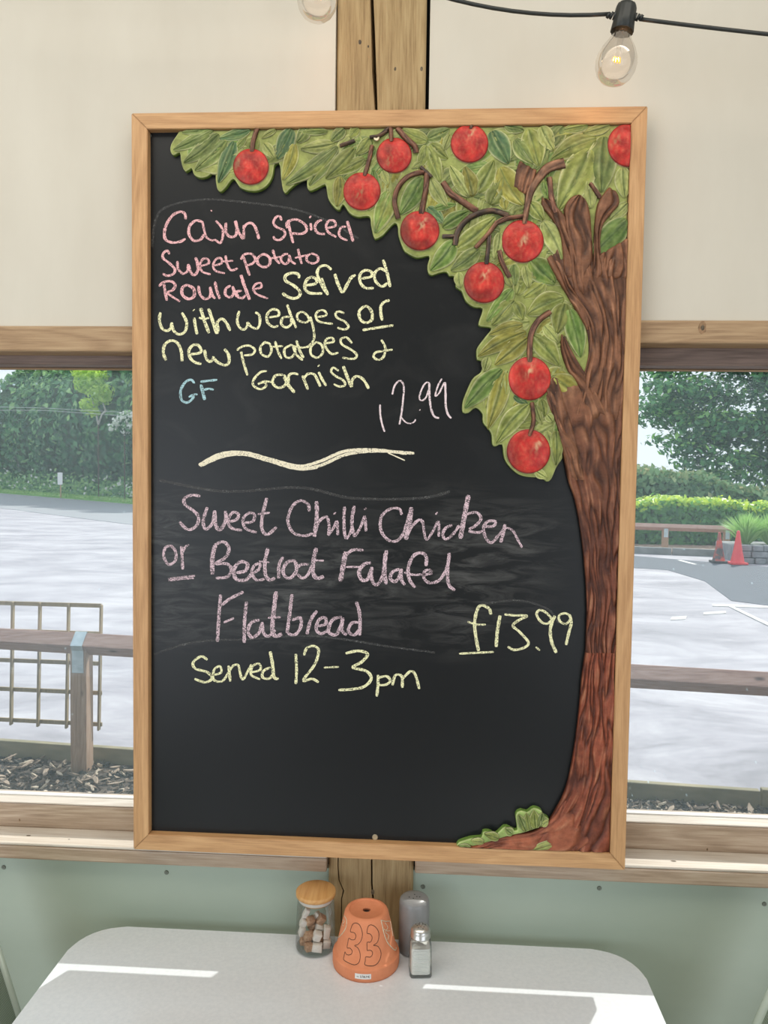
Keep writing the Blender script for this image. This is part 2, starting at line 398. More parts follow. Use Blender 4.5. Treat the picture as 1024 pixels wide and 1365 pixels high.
rail4([(X0, Z0 + g), (X0, Z1 - g), (IX0, IZ1 - g), (IX0, IZ0 + g)], M['oak_v'])
rail4([(X1, Z0 + g), (X1, Z1 - g), (IX1, IZ1 - g), (IX1, IZ0 + g)], M['oak_v'])
def board_mat():
    m, nt, bs, out = newmat('blackboard paint with wiped chalk')
    tc = nd(nt, 'ShaderNodeTexCoord'); sx = nd(nt, 'ShaderNodeSeparateXYZ'); nt.links.new(tc.outputs['Object'], sx.inputs[0])
    def band(sock, a, b, c, d):
        r1 = ramp(nt, sock, [(0, (0, 0, 0)), (1, (1, 1, 1))]); n = nt.nodes[-1]
        e = n.color_ramp.elements; e[0].position = a; e[1].position = b
        q = e.new(c); q.color = (1, 1, 1, 1); q = e.new(d); q.color = (0, 0, 0, 1); return r1
    # object coords: origin (-.0825, .015, .901)
    zz = nd(nt, 'ShaderNodeMapRange'); zz.inputs['From Min'].default_value = 0; zz.inputs['From Max'].default_value = 1.27; nt.links.new(sx.outputs['Z'], zz.inputs[0])
    xx = nd(nt, 'ShaderNodeMapRange'); xx.inputs['From Min'].default_value = -.45; xx.inputs['From Max'].default_value = .45; nt.links.new(sx.outputs['X'], xx.inputs[0])
    wob = ntex(nt, coords(nt, (1, 1, 1)), 6, 2, .5)
    za = nd(nt, 'ShaderNodeMath', operation='MULTIPLY_ADD'); za.inputs[1].default_value = .05; nt.links.new(wob, za.inputs[0]); nt.links.new(zz.outputs[0], za.inputs[2])
    st = ntex(nt, coords(nt, (1.3, 1, 6.5), (0, .05, 0)), 8, 7, .66, 1.1)
    s1 = ramp(nt, st, [(.44, (0, 0, 0)), (.74, (1, 1, 1))])
    b1 = band(za.outputs[0], .295, .335, .47, .55)
    b2 = band(xx.outputs[0], .02, .08, .74, .88)
    cl = ntex(nt, coords(nt, (1, 1, 1.6), (0, .9, 0)), 7, 6, .6, .8)
    s2 = ramp(nt, cl, [(.52, (0, 0, 0)), (.82, (.30, .30, .30))])
    def mul(a, b):
        q = nd(nt, 'ShaderNodeMath', operation='MULTIPLY'); nt.links.new(a, q.inputs[0])
        if isinstance(b, float): q.inputs[1].default_value = b
        else: nt.links.new(b, q.inputs[1])
        return q.outputs[0]
    lf = ramp(nt, ntex(nt, coords(nt), 4.5, 2), [(.40, (.15,) * 3), (.62, (1, 1, 1))])
    k1 = mul(mul(mul(mul(s1, b1), b2), lf), .15)
    b3 = band(zz.outputs[0], .5, .56, .90, .95)
    k2 = mul(mul(s2, b3), .08)
    ad = nd(nt, 'ShaderNodeMath', operation='ADD'); nt.links.new(k1, ad.inputs[0]); nt.links.new(k2, ad.inputs[1])
    mx = nd(nt, 'ShaderNodeMix', data_type='RGBA'); nt.links.new(ad.outputs[0], mx.inputs[0])
    mx.inputs[6].default_value = (.0085, .0100, .0115, 1); mx.inputs[7].default_value = (.62, .62, .60, 1)
    nt.links.new(mx.outputs[2], bs.inputs['Base Color']); bs.inputs['Roughness'].default_value = .34
    bs.inputs['Specular IOR Level'].default_value = .34
    bump(nt, bs, ntex(nt, coords(nt), 420, 2), .06, .001); return m
M['board'] = board_mat()
box('writing_surface', (IX0 - .004, .0145, IZ0 - .004), (IX1 + .004, .0205, IZ1 + .004), M['board'], bd, 0)
YB = .0145
for px, py in [(502, 184), (500, 1116)]:
    y = .0015 if py < 500 else YB - .0002
    screw(bd, W(px, py, y), .0052, M['screw'])
screw(bd, W(200, 181, YB), .003, M['screwdark'])

# chalk
def chalk_mat(name, col, dens=.47):
    m, nt, bs, out = newmat(name)
    bs.inputs['Base Color'].default_value = (*col, 1); bs.inputs['Roughness'].default_value = .95; bs.inputs['Specular IOR Level'].default_value = .1
    f = ntex(nt, coords(nt), 620, 2, .6); g2 = ntex(nt, coords(nt), 70, 2, .5)
    a = nd(nt, 'ShaderNodeMath', operation='MULTIPLY_ADD'); a.inputs[1].default_value = .35; nt.links.new(g2, a.inputs[0]); nt.links.new(f, a.inputs[2])
    al = ramp(nt, a.outputs[0], [(dens + .08, (.22,) * 3), (dens + .20, (1, 1, 1))])
    nt.links.new(al, bs.inputs['Alpha']); return m
M['c_pink'] = chalk_mat('pink chalk', (.86, .50, .52))
M['c_lil'] = chalk_mat('lilac pink chalk', (.72, .55, .61), .52)
M['c_yel'] = chalk_mat('yellow chalk', (.90, .88, .55))
M['c_blue'] = chalk_mat('pale blue chalk', (.42, .64, .70))
M['c_wht'] = chalk_mat('pale pink chalk', (.86, .72, .75), .44)
M['c_cream'] = chalk_mat('cream chalk', (.90, .83, .64), .42)
M['smear'] = chalk_mat('chalk smear', (.17, .17, .17), .66)
wr = random.Random(3)
def ribbon(vs, fs, pts, w, taper=.0, crop='P', y=.0141):
    pts = T(crop, pts); P = smooth_line(pts, 1.6); n = len(P); b0 = len(vs); ph = wr.random() * 9
    for i, p in enumerate(P):
        a = P[max(i - 1, 0)]; b = P[min(i + 1, n - 1)]
        dx, dy = b[0] - a[0], b[1] - a[1]; L = math.hypot(dx, dy) or 1
        nx, ny = -dy / L, dx / L
        # chalk drawn with its flat edge: down-strokes a little wider than cross-strokes
        ww = w * (.86 + .22 * abs(dy / L)) * (1 + .16 * math.sin(i * .9 + ph) * wr.random())
        t = i / (n - 1); e = min(t, 1 - t) * n * 1.6
        ww *= .62 + .38 * min(1, e / (w * .7 + .01))
        if taper: ww *= max(.25, min(1, min(t, 1 - t) * taper))
        for s in (-.5, 0, .5): vs.append(tuple(W(p[0] + nx * ww * s, p[1] + ny * ww * s, y)))
    for i in range(n - 1):
        for k in (0, 1):
            a = b0 + i * 3 + k; fs.append((a, a + 1, a + 4, a + 3))
def XB(pts): return [((205 + .15625 * x - 335) / .1953125, (400 + .15625 * y - 340) / .1953125) for x, y in pts]
def XE(c, pts): return [((x - 210) / (250 / 1024), (y - 640) / (250 / 1024)) for x, y in T(c, pts)]
def word(text, crop, w, mat, strokes, y=.0141, label=None):
    vs, fs = [], []
    for i, s in enumerate(strokes):
        ww = w
        if isinstance(s, tuple): ww, s = s
        ww *= .86
        if len(s) == 1: s = [(s[0][0] - 3, s[0][1] - 3), (s[0][0] + 3, s[0][1] + 3)]; ww *= 1.3
        ribbon(vs, fs, s, ww, 0, crop, y - .00004 * i)
    o = mesh_obj('chalk_word', vs, fs, mat, bd); o['label'] = label or ('handwritten chalk word "%s"' % text); return o
word('Cajun', 'A', 4.2, M['c_pink'], [
 [(155,82),(152,55),(130,45),(95,60),(65,100),(52,145),(58,180),(90,195),(130,190),(155,176)],
 [(237,95),(205,88),(175,115),(172,155),(195,185),(228,180),(245,155)], (3.2,[(237,90),(245,130),(258,170),(290,187)]),
 (3.4,[(302,88),(330,120),(338,155),(325,197),(300,182),(287,186)]),
 [(352,98),(352,142),(370,166),(398,162),(406,125),(398,88)], [(396,90),(412,140),(436,178)],
 (3.4,[(438,110),(440,178)]), (1.6,[(281,40)]), [(436,128),(452,106),(475,100),(496,122),(513,178)]])
word('Spiced', 'A', 4.0, M['c_pink'], [
 (3.6,[(622,88),(616,68),(598,70),(583,98),(600,120),(633,135),(640,158),(615,182),(590,178),(584,164)]),
 (3.8,[(655,85),(665,140),(680,198)]), [(650,125),(650,98),(690,82),(735,105),(746,135),(720,152),(672,150)],
 [(765,100),(768,136)], [(763,70)], [(820,85),(797,95),(786,122),(800,148),(835,154)],
 (3.6,[(845,124),(885,114),(880,90),(855,88),(840,115),(852,145),(890,168)]),
 (3.4,[(938,118),(915,120),(903,150),(915,172),(945,184)]), (4.2,[(943,90),(955,130),(972,190)])])
word('Sweet', 'A', 3.8, M['c_pink'], [
 [(76,252),(68,235),(48,245),(45,270),(75,295),(103,325),(95,348),(65,357),(43,346)],
 [(116,285),(118,320),(140,346),(164,335),(168,300)], (4.4,[(168,300),(180,340),(198,353),(215,330),(212,290),(203,268)]),
 (3.4,[(222,312),(268,296),(262,275),(240,275),(225,305),(237,337),(278,350)]),
 (3.4,[(290,308),(330,296),(328,272),(305,275),(290,305),(302,333),(347,345)]),
 (3.6,[(350,258),(358,300),(378,330),(410,320)]), (3.2,[(333,287),(387,284)])])
word('potato', 'A', 3.6, M['c_pink'], [
 [(437,262),(455,320),(468,356)], [(425,278),(440,254),(475,250),(495,275),(480,298),(452,306)],
 (4.2,[(525,255),(505,275),(510,300),(540,315),(565,300),(565,270),(540,252),(520,258)]),
 [(580,230),(595,275),(615,298)], (3.2,[(570,272),(622,264)]),
 [(655,250),(632,255),(620,280),(640,300),(658,285),(660,255)], [(660,255),(670,285),(692,300)],
 [(703,225),(713,270),(722,300)], (3.2,[(688,270),(752,255)]),
 [(765,250),(747,262),(748,285),(775,297),(800,285),(797,260),(768,247)]])
word('Roulade', 'A', 4.0, M['c_pink'], [
 [(50,398),(55,430),(64,478)], [(25,408),(50,388),(85,384),(105,403),(90,428),(58,438)], (3.2,[(60,438),(95,462),(128,482)]),
 (4.6,[(165,400),(140,415),(140,450),(170,470),(197,455),(194,420),(165,402)]),
 [(218,405),(225,445),(250,470),(276,455),(275,410)], [(275,410),(285,450),(300,468)], [(298,385),(308,430),(322,470)],
 [(375,405),(352,420),(350,450),(374,462),(390,440),(384,408)], [(384,408),(398,440),(414,456)],
 [(430,430),(405,435),(403,455),(430,466),(448,450)], (4.6,[(425,352),(440,400),(468,474)]),
 (3.4,[(485,424),(524,412),(520,392),(497,398),(485,420),(502,446),(557,468)])])
word('served', 'C', 4.6, M['c_yel'], [
 [(325,158),(322,132),(280,122),(235,140),(235,175),(285,205),(330,245),(328,280),(293,296),(250,285),(212,260)],
 [(370,207),(438,195),(445,165),(410,150),(378,172),(365,220),(397,258),(485,262)],
 (4.2,[(548,100),(512,72),(470,80),(450,120),(465,170),(495,230),(525,272)]), (3.2,[(480,155),(500,210),(525,270)]),
 [(570,128),(590,190),(622,252),(650,210),(680,157),(712,135)],
 (4.2,[(752,160),(820,146),(817,112),(775,105),(742,135),(746,190),(782,225),(838,225)]),
 (4.2,[(920,112),(880,92),(842,125),(850,180),(893,214),(930,190)]), (4.2,[(900,32),(925,110),(948,218)])])
word('with', 'B', 4.2, M['c_yel'], [
 [(58,103),(48,170),(70,240),(110,262),(145,240),(153,190)], [(152,190),(170,260),(215,292),(265,270),(282,200),(262,145),(238,106)],
 [(345,150),(355,220),(370,292)], [(342,85)], (4.8,[(400,68),(430,170),(472,282)]), (3.4,[(385,150),(430,160),(472,152)]),
 (4.6,[(468,72),(500,170),(538,288)]), (4.4,[(538,288),(550,245),(540,195),(580,160),(620,195),(652,262)])])
word('wedges', 'C', 3.8, M['c_yel'], [
 XB([(730,92),(712,170),(730,230),(768,252),(798,222),(800,185)]), XB([(800,188),(830,225),(880,243),(905,200),(900,130),(866,104)]),
 [(120,425),(186,412),(182,378),(140,372),(107,410),(112,460),(150,490),(185,482)],
 [(262,422),(217,427),(205,470),(240,494),(273,470),(272,430)], [(245,338),(270,410),(307,497)],
 (3.4,[(400,440),(372,460),(322,445),(315,405),(350,388),(385,415),(392,438)]), (3.4,[(402,420),(422,490),(430,560),(412,602),(380,632)]),
 (3.4,[(447,422),(510,412),(502,382),(465,378),(440,410),(462,453),(557,470)]),
 (3.6,[(635,398),(600,385),(575,400),(590,430),(640,455),(664,490),(635,508),(588,495)])])
word('or', 'C', 4.4, M['c_yel'], [
 [(770,350),(737,385),(745,440),(785,462),(823,440),(823,390),(795,352),(768,352)],
 [(883,348),(885,400),(895,447)], [(882,352),(905,322),(945,308)], (4.2,[(760,512),(860,496),(970,480)])])
word('new', 'B', 4.4, M['c_yel'], [
 [(105,515),(82,450),(95,380),(150,345),(205,370),(235,440),(242,522)],
 [(315,462),(388,452),(405,425),(378,385),(335,385),(300,430),(310,490),(350,530),(407,545)],
 [(435,425),(445,490),(475,525),(503,510),(510,480)], [(508,490),(545,530),(610,556),(643,525),(635,460),(602,418)]])
word('potatoes', 'C', 3.6, M['c_yel'], [
 XB([(745,440),(765,530),(800,642)]), XB([(708,427),(760,395),(820,390),(862,425),(840,463),(768,472)]),
 [(100,590),(64,625),(70,675),(115,692),(138,650),(125,605),(90,597)],
 [(163,588),(180,650),(207,708)], (3.2,[(143,627),(217,620)]),
 [(270,615),(228,640),(232,690),(270,700),(300,662),(290,622),(262,612)], [(283,620),(310,680),(352,718)],
 (4.0,[(308,583),(330,650),(357,702)]), (3.2,[(298,622),(350,632),(402,620)]),
 [(440,595),(407,630),(410,680),(453,700),(488,665),(480,612),(438,592)],
 [(508,602),(560,592),(555,566),(520,570),(502,600),(515,640),(550,675),(595,665)],
 [(688,602),(650,562),(612,575),(620,610),(680,645),(720,680),(700,708),(622,700)]])
word('&', 'C', 3.6, M['c_yel'], [[(888,578),(915,630),(905,690),(870,715),(835,695),(850,665),(900,655),(965,645)]], label='handwritten chalk ampersand')
word('Garnish', 'C', 4.0, M['c_yel'], [
 (3.6,[(107,792),(62,800),(17,850),(15,890),(60,915),(100,895),(92,868),(45,878)]), (3.4,[(45,882),(90,862),(145,868)]),
 [(217,817),(167,822),(145,868),(180,905),(225,893),(243,850),(222,817)],
 (5.0,[(225,830),(255,890),(297,938)]), [(255,870),(257,822),(285,807),(322,815)],
 [(350,822),(368,870),(387,918)], [(353,852),(385,812),(430,815),(455,860),(472,897)],
 [(460,798),(485,850),(512,892)], [(460,755)],
 (3.4,[(597,790),(560,768),(545,795),(575,825),(628,855),(640,888),(600,897),(563,880)]),
 (4.6,[(628,758),(655,830),(685,902)], ), (4.2,[(685,900),(690,852),(720,827),(765,850),(802,912)])])
word('GF', 'B', 3.8, M['c_blue'], [
 [(347,712),(320,680),(270,700),(230,770),(237,850),(280,875),(323,850),(340,815),(298,827)], (3.4,[(300,827),(340,807),(374,805)]),
 [(397,697),(470,688),(542,680)], (4.6,[(402,720),(420,790),(435,852)]), [(413,772),(465,757),(512,765)]])
word('12.99', 'D', 2.6, M['c_wht'], [
 [(132,388),(135,500),(155,600),(180,674)],
 [(260,282),(285,190),(335,138),(372,165),(382,230),(372,350),(357,480),(335,597)], (2.2,[(355,525),(400,572),(450,588),(490,570),(505,543)]),
 [(550,445)], (2.4,[(655,165),(620,155),(577,210),(545,310),(565,345),(610,320),(645,230)]), (3.0,[(650,165),(650,280),(665,420),(700,510),(752,530)]),
 (2.4,[(782,116),(740,190),(712,297),(750,270),(790,190),(810,155)]), (3.0,[(815,153),(820,280),(822,400),(845,490),(880,532)])], label='handwritten price "12.99" in pale pink chalk')
o = word('~', 'S', 5.6, M['c_cream'], [
 (5.0,[(115,53),(165,27),(220,23),(280,38),(350,55),(400,44),(460,20),(530,17),(605,26)]),
 (5.0,[(118,55),(170,33),(222,28),(280,43),(345,61),(400,54),(462,28),(535,20),(622,25)]),
 (2.0,[(300,48),(350,64),(395,60)]), (2.0,[(560,24),(600,42)])], label='wavy cream chalk line between the two dishes')
o.name = 'chalk_line'
word('Sweet', 'E', 4.6, M['c_lil'], [
 [(234,88),(190,82),(147,100),(152,135),(200,170),(225,205),(210,252),(165,270),(120,228)],
 [(272,148),(250,220),(262,268),(300,235),(312,165)], (5.2,[(312,165),(317,240),(340,272),(373,220),(370,168)]),
 [(392,227),(430,216),(443,187),(412,176),(387,215),(402,260),(462,275)],
 (4.2,[(477,232),(520,226),(530,187),(497,181),(467,215),(482,265),(542,286)]),
 (4.8,[(597,97),(574,190),(570,265),(600,297),(650,256)]), (3.4,[(548,186),(614,178)])])
word('Chilli', 'E', 4.4, M['c_lil'], [
 [(828,172),(822,132),(780,112),(735,145),(712,220),(740,285),(800,304),(850,290)],
 (5.6,[(868,115),(870,200),(857,310)]), (4.2,[(857,305),(880,230),(923,200),(937,250),(932,302)]), (4.0,[(932,302),(965,255),(980,225),(985,300)]), [(968,182)],
 XE('U', [(405,258),(395,400),(403,620),(430,702)]), (3.8, XE('U', [(430,702),(490,600),(515,440)])), (4.8, XE('U', [(537,248),(508,400),(505,540),(545,672)])),
 (3.8, XE('U', [(545,672),(620,540),(678,382)])), XE('U', [(678,382),(690,500),(697,597)]), XE('U', [(688,290)])])
word('Chicken', 'F', 4.4, M['c_lil'], [
 [(337,182),(325,152),(280,150),(232,190),(227,260),(265,313),(312,318),(350,270),(385,150)],
 (6.4,[(388,142),(377,230),(358,312)]), [(360,310),(385,250),(430,207),(447,225)], (3.6,[(447,210),(465,310),(500,270),(530,217),(532,297)]), [(520,175)],
 [(602,237),(570,250),(552,285),(570,310),(605,285),(640,237)],
 (6.6,[(688,78),(670,170),(645,307)]), [(672,180),(730,170),(753,205),(720,243),(690,257)], [(688,268),(740,275),(772,262)],
 [(770,245),(820,240),(828,217),(790,217),(767,250),(780,305),(810,328),(845,290)],
 (4.8,[(880,232),(870,280),(857,327)]), (3.4,[(845,292),(880,252),(920,265),(945,310),(970,354)])])
word('or', 'E', 4.2, M['c_lil'], [
 [(80,358),(45,367),(34,415),(60,460),(97,440),(99,390),(73,357)], [(130,360),(135,430),(138,488)], (3.6,[(135,402),(150,367),(172,352)]),
 (3.2,[(58,540),(130,530),(205,522)]), (3.2,[(60,549),(130,540),(200,535)])])
word('Beetroot', 'E', 4.8, M['c_lil'], [
 (6.2,[(318,348),(300,420),(300,515)]), [(315,352),(360,337),(390,370),(373,420),(320,455),(380,457),(404,490),(380,528),(318,535)],
 (5.4,[(430,505),(480,495),(490,457),(450,447),(417,490),(430,540),(480,545),(520,510)]),
 (4.4,[(500,520),(550,490),(560,457),(530,465),(515,505),(540,545),(585,540)]),
 (5.2, XE('V', [(346,78),(318,200),(320,330),(362,388),(417,368)])), (2.6, XE('V', [(256,205),(362,216)])), (4.6, XE('V', [(495,165),(455,240),(450,372)])),
 (5.0, XE('V', [(605,198),(535,215),(492,290),(510,350),(560,370),(618,310),(620,235),(598,192)])), (4.4, XE('V', [(742,238),(675,238),(634,268)])), (4.4, XE('V', [(632,330),(680,370),(732,340),(772,250)])),
 (6.0, XE('V', [(817,76),(790,200),(785,310),(822,372),(892,354)])), (3.2, XE('V', [(768,196),(892,200)]))])
word('Falafel', 'F', 4.8, M['c_lil'], [
 (6.6,[(42,375),(30,450),(15,532)]), [(42,397),(80,367),(137,368)], (3.8,[(45,456),(117,456)]),
 (5.6,[(175,434),(140,442),(113,480),(127,523),(160,518),(180,460)]), [(180,455),(180,520),(205,550),(238,500),(250,380)],
 (5.6,[(258,368),(247,460),(255,547)]),
 (5.0,[(325,467),(290,482),(277,515),(302,533),(325,505),(335,467)]), [(335,465),(335,520),(354,550)],
 (5.0,[(465,452),(465,400),(435,382),(397,400),(372,460),(377,520),(407,564)]), (3.8,[(350,485),(400,497),(440,495)]),
 (4.6,[(440,497),(490,490),(485,472),(457,480),(457,520),(490,540),(540,520),(578,450),(587,385)]),
 (4.8,[(587,382),(578,480),(585,550),(617,578)])])
word('Flatbread', 'Gc', 4.8, M['c_lil'], [
 [(163,38),(156,130),(150,227)], [(165,82),(200,55),(255,27)], (3.6,[(175,150),(217,132)]),
 [(267,66),(259,150),(258,232)],
 [(320,140),(287,150),(273,185),(290,210),(318,190),(330,150)], [(330,148),(335,190),(355,205),(383,180)],
 (6.2,[(386,25),(377,100),(371,180),(385,205),(410,195)]), (3.6,[(353,131),(404,129)]),
 [(450,36),(441,110),(430,192)], [(430,192),(460,200),(484,170),(484,132),(450,140)],
 [(510,197),(525,140),(550,103)],
 [(555,165),(585,155),(582,130),(557,140),(547,175),(565,195),(598,180)],
 (5.2,[(650,127),(612,140),(596,185),(625,200),(645,167),(655,130)]), [(655,130),(650,180),(670,200)],
 [(718,150),(690,152),(676,185),(700,200),(723,175)], [(708,66),(722,120),(722,202)]])
word('Served', 'Gc', 4.0, M['c_yel'], [
 [(110,300),(85,286),(53,310),(62,335),(110,350),(128,375),(100,390),(58,376)],
 (3.6,[(132,362),(165,350),(160,326),(137,340),(136,380),(170,385),(195,350)]),
 [(195,323),(202,387)], (3.6,[(195,350),(215,322),(237,320)]), (3.6,[(235,320),(250,378),(273,345),(287,318)]),
 (3.6,[(287,350),(322,340),(318,316),(292,325),(286,360),(322,378)]),
 [(363,330),(335,345),(332,370),(358,375),(375,355)], (4.6,[(362,266),(372,320),(378,370),(397,375)])])
word('12-3pm', 'Gc', 4.0, M['c_yel'], [
 [(465,276),(468,340),(465,397)], [(498,282),(510,252),(540,245),(557,265),(540,320),(495,382),(530,376),(557,390)],
 (3.2,[(578,331),(638,328)]),
 (4.6,[(665,274),(715,264),(753,276),(730,308),(695,330),(748,345),(768,375),(740,407),(690,418),(636,421)]),
 [(795,360),(795,400),(790,447)], [(795,372),(830,366),(844,385),(825,400),(795,401)],
 [(853,402),(865,362),(890,366),(893,412)], [(893,377),(925,346),(945,360),(961,417)]], label='handwritten chalk time "12-3pm"')
word('£13.99', 'H', 4.0, M['c_yel'], [
 (4.6,[(310,167),(297,122),(240,96),(207,130),(187,230),(197,340),(217,442)]), (3.2,[(133,220),(200,241),(272,242)]), (3.6,[(68,463),(200,456),(332,450)]),
 (4.8,[(380,172),(360,290),(350,412)]), [(413,165),(490,173),(583,176),(520,210),(477,250),(530,300),(594,375),(570,413),(490,434),(438,410)],
 (3.0,[(650,412),(682,438)]),
 (3.8,[(800,177),(740,234),(690,220),(657,165),(680,132),(730,152),(773,200)]), (4.6,[(795,175),(762,270),(770,370),(807,457)]),
 (3.6,[(905,170),(870,156),(827,175),(835,218),(880,238),(915,200)]), (4.2,[(905,165),(920,225),(900,310),(880,397)])], label='handwritten price "£13.99" in yellow chalk')
# wiped arcs left by the cloth
for pts, w, y in [([(203,330),(207,295),(222,276),(270,266),(330,270),(392,279),(440,296),(478,318)], 3.0, .0141), ([(212,640),(300,655),(400,650),(470,664),(560,664),(600,655)], 4.0, .01404),
                  ([(205,872),(260,856),(330,852),(420,848),(520,862),(580,870)], 3.0, .01408), ([(640,806),(690,800),(730,812),(745,830)], 3, .01402)]:
    vs, fs = [], []; ribbon(vs, fs, pts, w, 0, 'P', y); mesh_obj('chalk_smear', vs, fs, M['smear'], bd)

# ------------------------------------------------------------------ apple tree relief
def clampi(p, y): return (min(max(p[0], IX0 + .0006), IX1 - .0006), y, min(max(p[2], IZ0 + .0006), IZ1 - .0006))
def lerp(a, b, t): return tuple(x + (y - x) * t for x, y in zip(a, b))
tree = None
def plaque(name, outline, yf, yb, mat_, col, colside, parent, bev=.003, amp=.0008):
    P = [clampi(W(x, y, yf), yf) for x, y in outline]
    # polar-free rounded slab: rim rows then a subdivided flat face
    pts2 = [Vector((p[0], p[2], 0)) for p in P]; n = len(P)
    area = sum(P[i][0] * P[(i + 1) % n][2] - P[(i + 1) % n][0] * P[i][2] for i in range(n))
    sg = 1 if area > 0 else -1
    nr = []
    for i in range(n):
        a, b = Vector((P[i - 1][0], P[i - 1][2])), Vector((P[(i + 1) % n][0], P[(i + 1) % n][2])); t = (b - a).normalized()
        nr.append(Vector((t.y, -t.x)) * sg)
    rows = [(0, yb), (0, yf + bev), (-bev * .3, yf + bev * .3), (-bev, yf)]
    vs = []; cols = []; fs = []
    for k, (o_, y) in enumerate(rows):
        for i in range(n):
            q = (P[i][0] + nr[i].x * o_, y, P[i][2] + nr[i].y * o_); vs.append(clampi(q, y)); cols.append(colside if k < 2 else lerp(col, (.60, .62, .32), .5) if k == 2 else col)
    for k in range(len(rows) - 1):
        for i in range(n):
            a = k * n + i; b = k * n + (i + 1) % n; fs.append((a, b, b + n, a + n))
    base = (len(rows) - 1) * n
    ring = [Vector((vs[base + i][0], vs[base + i][2], 0)) for i in range(n)]
    for tri in tessellate_polygon([ring]): fs.append(tuple(base + i for i in tri))
    bm = bmesh.new(); bv = [bm.verts.new(v) for v in vs]; 
    for f in fs:
        try: bm.faces.new([bv[i] for i in f])
        except ValueError: pass
    bmesh.ops.recalc_face_normals(bm, faces=bm.faces); bm.verts.index_update()
    fs = [[v.index for v in f.verts] for f in bm.faces]; bm.free()
    return mesh_obj(name, vs, fs, mat_, parent, False, None, cols)

outl = T('1', [(130,72),(100,120),(60,180),(42,225),(45,270),(70,300),(122,275),(130,330),(145,395),(175,440),(222,408),(245,465),(300,492),(360,480),(422,440),(430,520),(445,590),(475,610),(520,570),(580,500),(640,575),(720,603),(800,598),(870,555),(915,480),(932,385),(960,365)]) \
 + T('2', [(75,372),(85,400),(92,500),(110,600),(135,622),(165,590),(230,535),(305,500),(315,570),(340,602),(400,580),(468,548),(482,600),(500,680),(560,755),(595,765),(622,718),(680,795),(750,826),(845,822),(860,900),(885,1000),(910,1012)]) \
 + T('3', [(60,872),(90,840),(150,780),(172,810),(178,880),(215,980)]) \
 + T('5', [(20,240),(100,278),(205,265),(190,340),(195,400),(225,428),(300,405),(355,400),(378,435),(425,440),(435,530),(480,560),(520,650),(590,700),(660,715),(628,830),(640,862),(735,880),(690,945),(640,1010)]) \
 + T('7', [(203,140),(200,175),(205,225),(245,240),(235,315),(170,370),(110,500),(92,570),(98,625),(140,628),(195,590),(245,635),(250,700),(310,780),(322,870),(350,882),(395,868),(415,980),(480,1065),(560,1110),(690,1122),(735,1150),(770,1130),(810,1040),(855,970),(850,930)]) \
 + [(766, 585), (775, 520), (800, 480), (824, 440), (832, 400), (838.6, 300), (842, 166), (600, 168.5), (420, 171)]
outl = smooth_line(outl[:-9], 3.0) + outl[-9:]
foliage = plaque('foliage', outl, .0055, YB, M['relief'], (.30, .34, .10), (.17, .26, .04), bd, .003)
foliage['label'] = 'painted green carved leaf relief'
GREENS = [((.11, .165, .045), (.25, .31, .09)), ((.16, .20, .035), (.33, .37, .10)), ((.22, .21, .03), (.40, .37, .08)), ((.045, .12, .055), (.13, .24, .09)), ((.09, .18, .03), (.22, .34, .08)), ((.26, .30, .08), (.46, .50, .18))]
def leaf(crop, base, tip, hw, ci, lift=0.0, bend=0.0):
    s = CROPS[crop][2]; (b, t) = T(crop, [base, tip]); hw = hw * s * 1.36
    yb = .0062 - lift
    B = Vector(W(b[0], b[1], yb)); Tp = Vector(W(t[0], t[1], yb)); ax = Tp - B; L = ax.length; ax.normalize()
    sd = Vector((ax.z, 0, -ax.x)); h = hw / 790.0
    nu, nv = 20, 20; vs = []; fs = []; cols = []
    seed = rnd.random() * 99; d, l = GREENS[ci]
    mul = .72 + .36 * rnd.random(); yel = rnd.random()
    for i in range(nu + 1):
        u = i / nu; wv = (math.sin(PI * min(1, u ** .82)) ** .75 if 0 < u < 1 else 0) * (1 - .12 * u)
        cen = B + ax * (u * L) + sd * (bend * L * math.sin(PI * u))
        for j in range(nv + 1):
            v = -1 + 2 * j / nv
            n1 = noise.noise(Vector((u * 3.0 + seed, v * 2, seed)))
            fine_ = math.sin(v * 13 + 2.5 * n1 + seed) * (.4 + .6 * noise.noise(Vector((u * 5 + seed, v * 3, 4.0))))
            vein = math.sin((u * 5.5 - abs(v) * 1.6) * 2 * PI + seed) ; groove = math.exp(-(v / .09) ** 2); rim = math.exp(-((abs(v) - .9) / .09) ** 2)
            height = .0032 * math.sqrt(max(0, 1 - v * v)) - .0018 * groove + .0010 * rim + .0007 * fine_ * (1 - abs(v)) + .0008 * n1
            if abs(v) > .99 or u in (0, 1): height = -.0012
            p = cen + sd * (v * h * wv * (1 + .06 * n1)) 
            vs.append(clampi((p.x, 0, p.z), yb - height))
            f = .5 + .55 * n1 + .18 * vein
            c = lerp(d, l, min(1, max(0, f)))
            c = lerp(c, (.40, .36, .04), .35 * yel * max(0, n1 + .2))
            c = lerp(c, (.03, .05, .015), .55 * max(0, -fine_)); c = lerp(c, (.50, .54, .24), .45 * max(0, fine_)); c = lerp(c, (.66, .66, .34), .75 * rim); c = lerp(c, (.06, .11, .03), .75 * math.exp(-((abs(v) - .02) / .07) ** 2))
            if abs(v) > .99: c = (.03, .045, .015)
            # dry-brushed highlight beside the midrib
            c = lerp(c, (.52, .56, .28), .4 * math.exp(-((v - .2) / .08) ** 2) * (.5 + .5 * math.sin(u * 7 + seed)))
            cols.append(tuple(q * mul for q in c))
    for i in range(nu):
        for j in range(nv):
            a = i * (nv + 1) + j; fs.append((a, a + 1, a + nv + 2, a + nv + 1))
    return mesh_obj('leaf', vs, fs, M['relief'], foliage, True, None, cols)
